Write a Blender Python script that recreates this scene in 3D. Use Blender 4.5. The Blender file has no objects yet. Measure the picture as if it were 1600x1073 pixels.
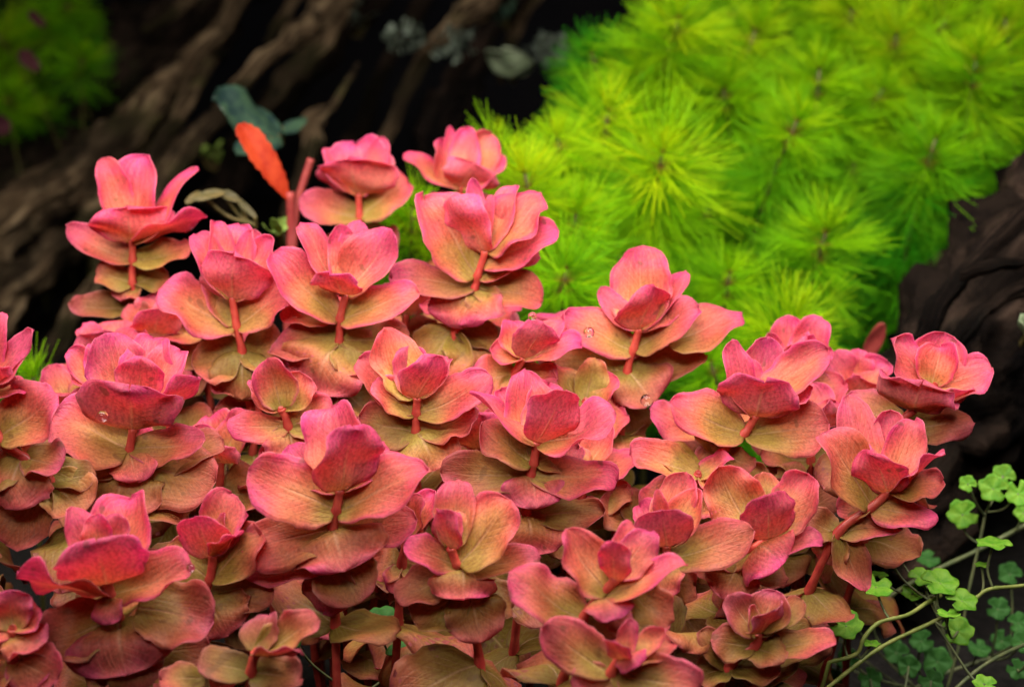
import bpy, math, random
import numpy as np
from mathutils import Vector
from mathutils import noise as mnoise

# ------------------------------------------------------------------ camera, light, exposure
scene = bpy.context.scene
col = scene.collection
PITCH = math.radians(14.0)
CAMZ = 0.33                                   # camera height above the substrate (m)
cam_d = bpy.data.cameras.new('camera')
cam = bpy.data.objects.new('camera', cam_d); col.objects.link(cam)
cam.location = (0, 0, CAMZ)
cam.rotation_euler = (math.pi / 2 - PITCH, 0, 0)
cam_d.sensor_width = 36.0
cam_d.lens = 63.5
cam_d.clip_start = 0.02; cam_d.clip_end = 50
cam_d.dof.use_dof = True
cam_d.dof.focus_distance = 0.60
cam_d.dof.aperture_fstop = 11.0
cam_d.dof.aperture_blades = 0
scene.camera = cam

world = bpy.data.worlds.new('World'); scene.world = world; world.use_nodes = True
bg = world.node_tree.nodes['Background']
bg.inputs[0].default_value = (0.75, 0.85, 1.0, 1); bg.inputs[1].default_value = 0.008

def area(name, loc, target, sx, sy, power, colr, spread=180):
    l = bpy.data.lights.new(name, 'AREA'); l.shape = 'RECTANGLE'; l.size = sx; l.size_y = sy
    l.energy = power; l.color = colr; l.spread = math.radians(spread)
    o = bpy.data.objects.new(name, l); col.objects.link(o); o.location = loc
    o.rotation_euler = (Vector(target) - Vector(loc)).to_track_quat('-Z', 'Y').to_euler()
    return o
area('tank_lamp', (0.02, 0.56, 0.60), (0.02, 0.62, 0.0), 1.0, 0.26, 15.5, (1.0, 0.965, 0.91))
area('front_fill', (-0.08, 0.10, 0.70), (0.0, 0.70, 0.27), 0.5, 0.25, 1.5, (1.0, 0.95, 0.89), 50)  # fill light added in front to brighten the leaf undersides

scene.view_settings.view_transform = 'Standard'
scene.view_settings.look = 'None'
scene.view_settings.exposure = -0.6
scene.view_settings.gamma = 1.0
scene.view_settings.use_curve_mapping = False
scene.cycles.use_denoising = True
scene.cycles.use_adaptive_sampling = True
scene.cycles.adaptive_threshold = 0.03
scene.cycles.max_bounces = 7
scene.cycles.diffuse_bounces = 3
scene.cycles.transmission_bounces = 8
scene.cycles.transparent_max_bounces = 8

# ------------------------------------------------------------------ helpers
cp, sp = math.cos(PITCH), math.sin(PITCH)
RIGHT = np.array([1.0, 0, 0]); FWD = np.array([0, cp, -sp]); UPV = np.array([0, sp, cp])
CAMP = np.array([0, 0, CAMZ])
K = 36.0 / 63.5 / 1600.0
def at(px, py, d):
    """point (m) seen at photo pixel px,py at d cm along the viewing axis"""
    d = d * 0.01
    return CAMP + FWD * d + RIGHT * ((px - 800) * K * d) + UPV * ((536.5 - py) * K * d)
def cvec(x, y, z):
    """direction: x right, y up in the view, z towards the viewer"""
    v = RIGHT * x + UPV * y - FWD * z
    return v / np.linalg.norm(v)
def unit(v):
    return v / (np.linalg.norm(v) + 1e-12)

def tag(o, label=None, cat=None, group=None, kind=None):
    if label: o['label'] = label
    if cat: o['category'] = cat
    if group: o['group'] = group
    if kind: o['kind'] = kind
    return o
def empty(name, loc):
    o = bpy.data.objects.new(name, None); col.objects.link(o); o.location = tuple(loc)
    o.empty_display_size = 0.01
    return o
def mesh_obj(name, V, F, mats, parent=None, origin=None, UV=None, mi=None, smooth=True):
    """V in world metres"""
    V = np.asarray(V, float)
    if origin is None: origin = V.mean(0)
    me = bpy.data.meshes.new(name)
    me.from_pydata((V - origin).tolist(), [], F)
    for m in mats: me.materials.append(m)
    if mi is not None: me.polygons.foreach_set('material_index', mi)
    if smooth: me.polygons.foreach_set('use_smooth', [True] * len(me.polygons))
    if UV is not None:
        uvl = me.uv_layers.new(name='UVMap')
        idx = np.empty(len(me.loops), dtype=np.int32); me.loops.foreach_get('vertex_index', idx)
        uvl.data.foreach_set('uv', np.asarray(UV, np.float32)[idx].ravel())
    me.update()
    o = bpy.data.objects.new(name, me); col.objects.link(o)
    if parent is not None:
        o.parent = parent; o.location = tuple(np.asarray(origin) - np.array(parent.location))
    else:
        o.location = tuple(origin)
    return o

def catmull(P, n):
    P = np.asarray(P, float)
    Q = np.vstack([2 * P[0] - P[1], P, 2 * P[-1] - P[-2]])
    out = []
    for i in range(len(P) - 1):
        a, b, c, d = Q[i:i + 4]
        for t in np.linspace(0, 1, n, endpoint=False):
            out.append(0.5 * ((2 * b) + (c - a) * t + (2 * a - 5 * b + 4 * c - d) * t * t + (3 * b - a - 3 * c + d) * t ** 3))
    out.append(P[-1])
    return np.array(out)

def tube(P, R, sides=8, disp=None):
    """V, F, UV of a tube along points P with radii R (m); disp(i, k) scales the radius"""
    P = np.asarray(P, float); n = len(P)
    T = np.gradient(P, axis=0); T /= np.linalg.norm(T, axis=1)[:, None] + 1e-12
    ref = np.array([0.3, 1.0, 0.2]); ref = unit(ref)
    V, UV, F = [], [], []
    s = 0.0
    N = unit(np.cross(T[0], ref))
    for i in range(n):
        N = unit(N - T[i] * N.dot(T[i])); B = np.cross(T[i], N)
        if i: s += np.linalg.norm(P[i] - P[i - 1])
        for k in range(sides):
            a = 2 * math.pi * k / sides
            r = R[i] * (disp(i, k) if disp else 1.0)
            V.append(P[i] + (N * math.cos(a) + B * math.sin(a)) * r); UV.append((k / sides, s))
    for i in range(n - 1):
        for k in range(sides):
            k2 = (k + 1) % sides
            F.append((i * sides + k, i * sides + k2, (i + 1) * sides + k2, (i + 1) * sides + k))
    F.append(tuple(range(sides))[::-1]); F.append(tuple((n - 1) * sides + k for k in range(sides)))
    return V, F, UV

# ------------------------------------------------------------------ materials
class NT:
    def __init__(s, name):
        s.m = bpy.data.materials.new(name); s.m.use_nodes = True
        s.t = s.m.node_tree; s.t.nodes.clear()
        s.out = s.n('ShaderNodeOutputMaterial')
    def n(s, typ, **kw):
        nd = s.t.nodes.new(typ)
        for k, v in kw.items(): setattr(nd, k, v)
        return nd
    def l(s, a, b): s.t.links.new(a, b)
    def put(s, sock, v):
        if hasattr(v, 'is_output') or isinstance(v, bpy.types.NodeSocket): s.l(v, sock)
        else: sock.default_value = v
    def math(s, op, a, b=None, c=None, clamp=False):
        nd = s.n('ShaderNodeMath', operation=op, use_clamp=clamp)
        s.put(nd.inputs[0], a)
        if b is not None: s.put(nd.inputs[1], b)
        if c is not None: s.put(nd.inputs[2], c)
        return nd.outputs[0]
    def mix(s, f, a, b, blend='MIX'):
        nd = s.n('ShaderNodeMix', data_type='RGBA', blend_type=blend)
        s.put(nd.inputs[0], f); s.put(nd.inputs[6], a); s.put(nd.inputs[7], b)
        return nd.outputs[2]
    def noise(s, vec, scale, detail=2.0, rough=0.5):
        nd = s.n('ShaderNodeTexNoise'); nd.inputs['Scale'].default_value = scale
        nd.inputs['Detail'].default_value = detail; nd.inputs['Roughness'].default_value = rough
        s.l(vec, nd.inputs['Vector'])
        return nd.outputs['Fac']
    def ramp(s, f, stops):
        nd = s.n('ShaderNodeValToRGB'); cr = nd.color_ramp
        while len(cr.elements) < len(stops): cr.elements.new(0.5)
        for e, (p, c) in zip(cr.elements, stops): e.position = p; e.color = (*c, 1)
        s.l(f, nd.inputs[0])
        return nd.outputs[0]
    def smooth(s, x, a, b):
        nd = s.n('ShaderNodeMapRange', interpolation_type='SMOOTHSTEP')
        s.put(nd.inputs[0], x); nd.inputs[1].default_value = a; nd.inputs[2].default_value = b
        return nd.outputs[0]

def leaf_material(name, stops, magenta, olive, trans, under=False):
    T = NT(name)
    uv = T.n('ShaderNodeUVMap', uv_map='UVMap').outputs[0]
    sx = T.n('ShaderNodeSeparateXYZ'); T.l(uv, sx.inputs[0])
    u = T.math('ABSOLUTE', T.math('MULTIPLY_ADD', sx.outputs[0], 2.0, -1.0)); v = sx.outputs[1]
    info = T.n('ShaderNodeObjectInfo')
    sc = T.n('ShaderNodeSeparateColor'); T.l(info.outputs['Color'], sc.inputs[0])
    pink, age, hue = sc.outputs[0], sc.outputs[1], sc.outputs[2]
    co = T.n('ShaderNodeTexCoord').outputs['Object']
    off = T.n('ShaderNodeVectorMath', operation='ADD'); T.l(co, off.inputs[0])
    cmb = T.n('ShaderNodeCombineXYZ'); T.l(T.math('MULTIPLY', info.outputs['Random'], 7.0), cmb.inputs[0]); T.l(cmb.outputs[0], off.inputs[1])
    P = off.outputs[0]
    n1 = T.noise(P, 70, 1.5); n2 = T.noise(P, 160, 1); grain = T.noise(P, 1000, 1, 0.7); nb = T.noise(P, 130, 0)
    # red runs from the base to the tip and the margin
    f = T.math('ADD', T.math('MULTIPLY', v, 0.95), T.math('MULTIPLY', T.math('POWER', u, 1.6), 0.28))
    f = T.math('ADD', f, T.math('MULTIPLY_ADD', n1, 0.9, -0.43))
    f = T.math('ADD', f, T.math('MULTIPLY_ADD', pink, 0.70, -0.56))
    c = T.ramp(f, stops)
    # magenta flush near the edge, in patches
    mg = T.math('MULTIPLY', T.smooth(T.math('ADD', T.math('MAXIMUM', u, v), T.math('MULTIPLY_ADD', n2, 0.5, -0.25)), 0.66, 1.02), T.smooth(T.math('ADD', n1, T.math('MULTIPLY', hue, 0.4)), 0.52, 0.78))
    mg = T.math('MULTIPLY', mg, T.smooth(pink, 0.2, 0.75))
    c = T.mix(T.math('MULTIPLY', mg, 0.7), c, (*magenta, 1))
    # age: olive brown; also used as painted shade low in the bush
    c = T.mix(T.math('MULTIPLY', age, T.math('SUBTRACT', 1.0, T.math('MULTIPLY', T.math('MULTIPLY', v, n1), 1.0)), clamp=True), c, (*olive, 1))
    # veins: pale midrib and curved side veins
    mid = T.math('MULTIPLY', T.math('SUBTRACT', 1.0, T.smooth(u, 0.0, 0.07)), T.math('SUBTRACT', 1.0, T.smooth(v, 0.35, 0.9)))
    ph = T.math('SUBTRACT', T.math('MULTIPLY', v, 10.0), T.math('MULTIPLY', T.math('POWER', u, 0.8), 4.2))
    tri = T.math('PINGPONG', ph, 0.5)
    side = T.math('MULTIPLY', T.math('SUBTRACT', 1.0, T.smooth(tri, 0.0, 0.13)), T.math('SUBTRACT', 1.0, T.smooth(u, 0.4, 0.95)))
    vein = T.math('MAXIMUM', mid, T.math('MULTIPLY', side, 0.38))
    c = T.mix(T.math('MULTIPLY', vein, 0.50 if under else 0.42), c, (0.80, 0.50, 0.30, 1))
    # fibres that fan out from the leaf base
    cu = T.n('ShaderNodeCombineXYZ'); T.l(T.math('MULTIPLY_ADD', sx.outputs[0], 26.0, T.math('MULTIPLY', info.outputs['Random'], 90.0)), cu.inputs[0])
    T.l(T.math('MULTIPLY', v, 3.2), cu.inputs[1])
    fb = T.n('ShaderNodeTexNoise', noise_dimensions='2D'); fb.inputs['Scale'].default_value = 1.0; fb.inputs['Detail'].default_value = 1.5; T.l(cu.outputs[0], fb.inputs['Vector'])
    fib = fb.outputs['Fac']
    c = T.mix(T.math('MULTIPLY', T.math('SUBTRACT', 1.0, T.smooth(fib, 0.28, 0.50)), 0.42), c, T.mix(1.0, c, (0.72, 0.50, 0.48, 1), 'MULTIPLY'))
    c = T.mix(T.math('MULTIPLY', T.smooth(fib, 0.52, 0.75), T.math('MULTIPLY_ADD', age, -0.12, 0.14)), c, (0.88, 0.50, 0.30, 1))
    # fine cell speckle and pale thin margin
    c = T.mix(T.smooth(grain, 0.30, 0.62), T.mix(0.30, c, (0.18, 0.03, 0.015, 1)), c)
    c = T.mix(T.math('MULTIPLY', T.smooth(u, 0.965, 1.0), 0.3), c, (0.85, 0.42, 0.36, 1))
    c = T.mix(T.math('MULTIPLY', T.smooth(T.math('ADD', n2, T.math('MULTIPLY', age, 0.06)), 0.72, 0.77), 0.5), c, (0.20, 0.09, 0.03, 1))
    hsv = T.n('ShaderNodeHueSaturation'); T.l(c, hsv.inputs['Color'])
    T.l(T.math('MULTIPLY_ADD', hue, 0.022, 0.487), hsv.inputs['Hue'])
    T.l(T.math('MULTIPLY_ADD', info.outputs['Random'], 0.22, 0.89), hsv.inputs['Value'])
    c = hsv.outputs[0]
    bmp = T.n('ShaderNodeBump'); bmp.inputs['Strength'].default_value = 0.75; bmp.inputs['Distance'].default_value = 0.0009
    hgt = T.math('ADD', T.math('MULTIPLY', vein, -0.35 if not under else 0.5), T.math('ADD', T.math('MULTIPLY', nb, 1.1), T.math('MULTIPLY', fib, 0.35)))
    T.l(hgt, bmp.inputs['Height'])
    b = T.n('ShaderNodeBsdfPrincipled'); T.l(c, b.inputs['Base Color'])
    b.inputs['Roughness'].default_value = 0.48; b.inputs['Specular IOR Level'].default_value = 0.28
    T.l(bmp.outputs[0], b.inputs['Normal'])
    tr = T.n('ShaderNodeBsdfTranslucent'); T.l(T.mix(T.math('MULTIPLY_ADD', age, -0.09, 0.11), c, (1.0, 0.66, 0.60, 1)), tr.inputs['Color'])
    mx = T.n('ShaderNodeMixShader'); mx.inputs[0].default_value = trans
    T.l(b.outputs[0], mx.inputs[1]); T.l(tr.outputs[0], mx.inputs[2]); T.l(mx.outputs[0], T.out.inputs[0])
    return T.m

UPPER = leaf_material('red_leaf_upper',
    [(0.0, (0.52, 0.36, 0.07)), (0.20, (0.70, 0.34, 0.105)), (0.42, (0.80, 0.22, 0.11)), (0.70, (0.84, 0.14, 0.145)), (1.0, (0.86, 0.115, 0.205))],
    (0.86, 0.055, 0.29), (0.235, 0.160, 0.022), 0.52)
LOWER = leaf_material('red_leaf_lower',
    [(0.0, (0.78, 0.30, 0.19)), (0.3, (0.85, 0.235, 0.21)), (0.6, (0.87, 0.19, 0.23)), (1.0, (0.88, 0.16, 0.29))],
    (0.84, 0.07, 0.30), (0.20, 0.105, 0.030), 0.60, under=True)

def simple_mat(name, c1, c2, scale, rough=0.5, spec=0.3, trans=0.0, bump=0.0, uvstretch=None, detail=4):
    T = NT(name)
    co = T.n('ShaderNodeTexCoord')
    src = co.outputs['Object']
    if uvstretch:
        mp = T.n('ShaderNodeMapping'); T.l(co.outputs['UV'], mp.inputs[0]); mp.inputs['Scale'].default_value = uvstretch; src = mp.outputs[0]
    info = T.n('ShaderNodeObjectInfo')
    n = T.noise(src, scale, detail, 0.6)
    c = T.mix(T.smooth(n, 0.3, 0.7), (*c1, 1), (*c2, 1))
    hsv = T.n('ShaderNodeHueSaturation'); T.l(c, hsv.inputs['Color']); T.l(T.math('MULTIPLY_ADD', info.outputs['Random'], 0.3, 0.85), hsv.inputs['Value'])
    b = T.n('ShaderNodeBsdfPrincipled'); T.l(hsv.outputs[0], b.inputs['Base Color'])
    b.inputs['Roughness'].default_value = rough; b.inputs['Specular IOR Level'].default_value = spec
    if bump:
        bp = T.n('ShaderNodeBump'); bp.inputs['Strength'].default_value = 0.8; bp.inputs['Distance'].default_value = bump
        T.l(n, bp.inputs['Height']); T.l(bp.outputs[0], b.inputs['Normal'])
    if trans:
        tr = T.n('ShaderNodeBsdfTranslucent'); T.l(hsv.outputs[0], tr.inputs['Color'])
        mx = T.n('ShaderNodeMixShader'); mx.inputs[0].default_value = trans
        T.l(b.outputs[0], mx.inputs[1]); T.l(tr.outputs[0], mx.inputs[2]); T.l(mx.outputs[0], T.out.inputs[0])
    else:
        T.l(b.outputs[0], T.out.inputs[0])
    return T.m

STEM = simple_mat('red_stem', (0.42, 0.035, 0.03), (0.56, 0.08, 0.05), 300, 0.4, 0.4, 0.15)
BACK = simple_mat('black_back_panel', (0.006, 0.006, 0.008), (0.010, 0.009, 0.010), 8, 0.9, 0.05)
SOIL = simple_mat('dark_soil', (0.003, 0.0025, 0.002), (0.010, 0.008, 0.007), 160, 0.9, 0.1, bump=0.003)
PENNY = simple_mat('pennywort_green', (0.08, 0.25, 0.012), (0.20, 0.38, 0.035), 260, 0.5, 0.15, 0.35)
RUNNER = simple_mat('runner_green', (0.17, 0.22, 0.04), (0.30, 0.32, 0.08), 200, 0.45, 0.3, 0.2)
PETIOLE = simple_mat('petiole_dull', (0.07, 0.09, 0.035), (0.14, 0.15, 0.06), 200, 0.5, 0.3, 0.1)
EPI = simple_mat('epiphyte_leaf_bluegreen', (0.010, 0.024, 0.024), (0.045, 0.085, 0.045), 120, 0.35, 0.4, 0.15)
EPIPALE = simple_mat('epiphyte_leaf_pale', (0.24, 0.32, 0.17), (0.42, 0.48, 0.30), 160, 0.4, 0.4, 0.15)
EPIGREY = simple_mat('epiphyte_leaf_grey', (0.10, 0.13, 0.10), (0.25, 0.29, 0.21), 180, 0.45, 0.4, 0.1)
REDLEAF = simple_mat('orange_red_leaf', (0.34, 0.022, 0.007), (0.47, 0.05, 0.014), 130, 0.5, 0.15, 0.25)
DARKRED = simple_mat('dull_red_leaf', (0.25, 0.03, 0.03), (0.4, 0.06, 0.05), 130, 0.5, 0.3, 0.3)
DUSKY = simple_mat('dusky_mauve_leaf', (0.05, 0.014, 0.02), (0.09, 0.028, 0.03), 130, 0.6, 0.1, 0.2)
PENNYSHADE = simple_mat('pennywort_shaded_green', (0.02, 0.085, 0.012), (0.05, 0.15, 0.03), 200, 0.55, 0.1, 0.25)  # darker copy of the pennywort green, with shade put into its colour
OLIVE = simple_mat('olive_brown_leaf', (0.06, 0.05, 0.014), (0.13, 0.09, 0.03), 150, 0.5, 0.2, 0.2)
GRSMALL = simple_mat('small_green_leaf', (0.14, 0.24, 0.03), (0.26, 0.34, 0.07), 150, 0.5, 0.3, 0.3)

def fine_green():
    T = NT('fine_green_leaf')
    info = T.n('ShaderNodeObjectInfo'); sc = T.n('ShaderNodeSeparateColor'); T.l(info.outputs['Color'], sc.inputs[0])
    uv = T.n('ShaderNodeUVMap', uv_map='UVMap').outputs[0]
    sx = T.n('ShaderNodeSeparateXYZ'); T.l(uv, sx.inputs[0])
    young = T.math('ADD', sc.outputs[0], T.math('MULTIPLY_ADD', sx.outputs[0], 0.4, -0.2), clamp=True)
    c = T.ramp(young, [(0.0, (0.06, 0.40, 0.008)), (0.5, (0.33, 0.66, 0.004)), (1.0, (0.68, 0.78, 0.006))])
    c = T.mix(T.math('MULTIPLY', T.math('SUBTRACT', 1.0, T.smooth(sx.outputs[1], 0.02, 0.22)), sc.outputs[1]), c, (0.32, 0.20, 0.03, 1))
    b = T.n('ShaderNodeBsdfPrincipled'); T.l(c, b.inputs['Base Color']); b.inputs['Roughness'].default_value = 0.45
    b.inputs['Specular IOR Level'].default_value = 0.15
    tr = T.n('ShaderNodeBsdfTranslucent'); T.l(c, tr.inputs['Color'])
    mx = T.n('ShaderNodeMixShader'); mx.inputs[0].default_value = 0.55
    T.l(b.outputs[0], mx.inputs[1]); T.l(tr.outputs[0], mx.inputs[2]); T.l(mx.outputs[0], T.out.inputs[0])
    return T.m
FGREEN = fine_green()
GSTEM = simple_mat('green_plant_stem', (0.06, 0.05, 0.015), (0.13, 0.12, 0.03), 200, 0.5, 0.3)

def wood_mat(name, dark, mid, light, moss):
    T = NT(name)
    co = T.n('ShaderNodeTexCoord'); mp = T.n('ShaderNodeMapping'); T.l(co.outputs['UV'], mp.inputs[0]); mp.inputs['Scale'].default_value = (9, 14, 1)
    n = T.noise(mp.outputs[0], 1.6, 6, 0.65); n2 = T.noise(co.outputs['Object'], 22, 4, 0.6); n3 = T.noise(co.outputs['Object'], 75, 4, 0.7)
    c = T.ramp(n, [(0.28, dark), (0.5, mid), (0.74, light)])
    c = T.mix(T.math('MULTIPLY', T.smooth(n2, 0.5, 0.68), 0.7), c, (*moss, 1))
    c = T.mix(T.smooth(n3, 0.52, 0.72), c, (*dark, 1))
    n4 = T.noise(co.outputs['Object'], 9, 3, 0.6)
    c = T.mix(T.math('MULTIPLY', T.smooth(n4, 0.48, 0.62), 0.8), c, (*dark, 1))
    b = T.n('ShaderNodeBsdfPrincipled'); T.l(c, b.inputs['Base Color']); b.inputs['Roughness'].default_value = 0.85; b.inputs['Specular IOR Level'].default_value = 0.03
    bp = T.n('ShaderNodeBump'); bp.inputs['Strength'].default_value = 0.9; bp.inputs['Distance'].default_value = 0.012
    T.l(T.math('ADD', n, T.math('MULTIPLY', n3, 0.5)), bp.inputs['Height']); T.l(bp.outputs[0], b.inputs['Normal'])
    T.l(b.outputs[0], T.out.inputs[0])
    return T.m
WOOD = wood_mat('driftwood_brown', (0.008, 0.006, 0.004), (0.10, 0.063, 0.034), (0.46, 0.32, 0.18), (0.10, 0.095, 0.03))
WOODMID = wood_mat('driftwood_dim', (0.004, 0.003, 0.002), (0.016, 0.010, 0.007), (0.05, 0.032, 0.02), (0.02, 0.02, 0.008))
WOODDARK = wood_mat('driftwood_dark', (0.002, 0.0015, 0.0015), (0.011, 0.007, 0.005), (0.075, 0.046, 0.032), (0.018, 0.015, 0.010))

def bubble_mat():
    T = NT('air_bubble')
    g = T.n('ShaderNodeBsdfGlass'); g.inputs['IOR'].default_value = 1.33; g.inputs['Roughness'].default_value = 0.0
    T.l(g.outputs[0], T.out.inputs[0]); return T.m
BUB = bubble_mat()

# ------------------------------------------------------------------ setting
def sheet(name, pts, mat):
    o = mesh_obj(name, pts, [(0, 1, 2, 3)], [mat], origin=np.mean(np.array(pts, float), 0), smooth=False)
    return tag(o, kind='structure')
sheet('ground', [(-4, -1, 0), (4, -1, 0), (4, 2.0, 0), (-4, 2.0, 0)], SOIL)
sheet('back_wall', [(-4, 2.0, -0.05), (4, 2.0, -0.05), (4, 2.0, 1.6), (-4, 2.0, 1.6)], BACK)

# ------------------------------------------------------------------ leaf builder
def leaf(parent, B, Tp, A, W, bend, cup, wave, mats, rng, tipcurl=0.0, twist=0.0, th=0.00016, p=0.46, q=0.5,
         nv=18, nu=12, freq=1.6, serr=0.0, name='leaf', colr=None, edge=0.095):
    """one leaf: base B, tip Tp (world m), A = plant axis, W = width (m)"""
    B = np.asarray(B, float); Tp = np.asarray(Tp, float)
    ch = Tp - B; L = np.linalg.norm(ch); m = ch / L
    r = m - A * m.dot(A); r = unit(r); sa = m.dot(A); ca = math.sqrt(max(0, 1 - sa * sa))
    nrm = unit(-sa * r + ca * A); sd = np.cross(nrm, m)
    tt = np.linspace(0, 1, 61)
    phi = -bend / 2 + bend * tt + tipcurl * np.clip((tt - 0.62) / 0.38, 0, 1) ** 2
    x = np.concatenate([[0], np.cumsum(np.cos(phi[:-1]))]); z = np.concatenate([[0], np.cumsum(np.sin(phi[:-1]))])
    a = math.atan2(z[-1], x[-1]); c = math.hypot(x[-1], z[-1])
    X = (x * math.cos(a) + z * math.sin(a)) * L / c; Z = (-x * math.sin(a) + z * math.cos(a)) * L / c
    PH = phi - a
    vs = np.linspace(0, 1, nv); vs = 0.45 * vs + 0.55 * (0.5 - 0.5 * np.cos(math.pi * vs))
    us = np.linspace(-1, 1, nu + 1)
    sh = (vs + 0.035) ** p * np.clip(1.0 - vs, 0, 1) ** q; sh /= sh.max(); sh[-1] = 0.02
    phs = [rng.uniform(0, 6.28), rng.uniform(0, 6.28)]; f2 = [freq * rng.uniform(0.7, 1.3) for _ in (0, 1)]
    ek = [[rng.uniform(-1, 1) for _ in range(15)] for _ in (0, 1)]
    asym = rng.uniform(-0.1, 0.1)
    lump = [rng.uniform(-1, 1) for _ in range(4)]
    G = np.zeros((nv, nu + 1, 3)); UV = np.zeros((nv, nu + 1, 2))
    for i, v in enumerate(vs):
        ix = v * 60; i0 = min(59, int(ix)); fr = ix - i0
        cx = X[i0] * (1 - fr) + X[i0 + 1] * fr; cz = Z[i0] * (1 - fr) + Z[i0 + 1] * fr
        ph = PH[i0] * (1 - fr) + PH[i0 + 1] * fr
        t = m * math.cos(ph) + nrm * math.sin(ph); n = -m * math.sin(ph) + nrm * math.cos(ph)
        tw = twist * v; s = sd * math.cos(tw) + n * math.sin(tw); n = -sd * math.sin(tw) + n * math.cos(tw)
        P0 = B + m * cx + nrm * cz
        for j, u in enumerate(us):
            k = 0 if u < 0 else 1
            w = W / 2 * sh[i] * (1 + asym * (1 if u > 0 else -1))
            e = np.interp(v * 14, range(15), ek[k])
            w *= 1 + edge * e * abs(u) + serr * abs(u) * (1 if i % 2 else -1)
            cc = cup if abs(cup) > 1e-3 else 1e-3
            y = w * math.sin(cc * u) / cc; zz = w * (1 - math.cos(cc * u)) / cc
            zz += wave * W * abs(u) ** 1.7 * math.sin(6.283 * f2[k] * v + phs[k]) * (0.25 + 0.75 * v) * min(1, (1 - v) * 5 + 0.25)
            zz += 0.05 * W * (lump[0] * math.sin(3.1 * u + 5 * v + 6 * lump[1]) + lump[2] * math.sin(6 * v - 2 * u + 6 * lump[3])) * min(1, v * 4)
            G[i, j] = P0 + s * y + n * zz
            UV[i, j] = (u * 0.5 + 0.5, v)
    du = np.gradient(G, axis=1); dv = np.gradient(G, axis=0)
    N = np.cross(dv, du); N = -N
    N /= np.linalg.norm(N, axis=2)[:, :, None] + 1e-15
    if N[nv // 2, nu // 2].dot(nrm) < 0: N = -N
    nn = nv * (nu + 1)
    V = np.vstack([(G + N * th / 2).reshape(-1, 3), (G - N * th / 2).reshape(-1, 3)])
    UVV = np.vstack([UV.reshape(-1, 2)] * 2)
    F, mi = [], []
    w1 = nu + 1
    for i in range(nv - 1):
        for j in range(nu):
            q4 = (i * w1 + j, i * w1 + j + 1, (i + 1) * w1 + j + 1, (i + 1) * w1 + j)
            F.append(q4); mi.append(0)
            F.append(tuple(nn + t for t in q4[::-1])); mi.append(1 if len(mats) > 1 else 0)
    ring = [(0, j) for j in range(nu)] + [(i, nu) for i in range(nv - 1)] + [(nv - 1, j) for j in range(nu, 0, -1)] + [(i, 0) for i in range(nv - 1, 0, -1)]
    ids = [i * w1 + j for i, j in ring]
    for a_, b_ in zip(ids, ids[1:] + ids[:1]):
        F.append((b_, a_, nn + a_, nn + b_)); mi.append(0)
    # orient so face normals point outwards
    q0 = F[2 * (nu * (nv // 2) + nu // 2)]
    fn = np.cross(V[q0[1]] - V[q0[0]], V[q0[2]] - V[q0[0]])
    if fn.dot(N[nv // 2, nu // 2]) < 0: F = [f[::-1] for f in F]
    o = mesh_obj(name, V, F, mats, parent, origin=B, UV=UVV, mi=mi)
    if colr: o.color = colr
    return o

# ------------------------------------------------------------------ red stem plants
RED = [UPPER, LOWER]
NODE_PINK = [0.84, 0.58, 0.36, 0.30, 0.28, 0.26]
NODE_AGE = [0.0, 0.06, 0.38, 0.72, 0.90, 1.0]
def auto_leaf_style(rng, tip_up, dz):
    if dz <= -0.55 and tip_up:
        return dict(bend=rng.uniform(0.2, 0.6), cup=rng.uniform(0.05, 0.35), wave=rng.uniform(0.04, 0.08), tipcurl=rng.uniform(-0.9, 0.1))
    if dz <= -0.55:
        return dict(bend=rng.uniform(-1.5, -0.9), cup=rng.uniform(-0.5, 0.0), wave=rng.uniform(0.09, 0.17), tipcurl=rng.uniform(-0.3, 0.7))
    return dict(bend=rng.uniform(0.2, 0.7), cup=rng.uniform(0.25, 0.6), wave=rng.uniform(0.08, 0.155), tipcurl=rng.uniform(-1.5, 0.3))

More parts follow.
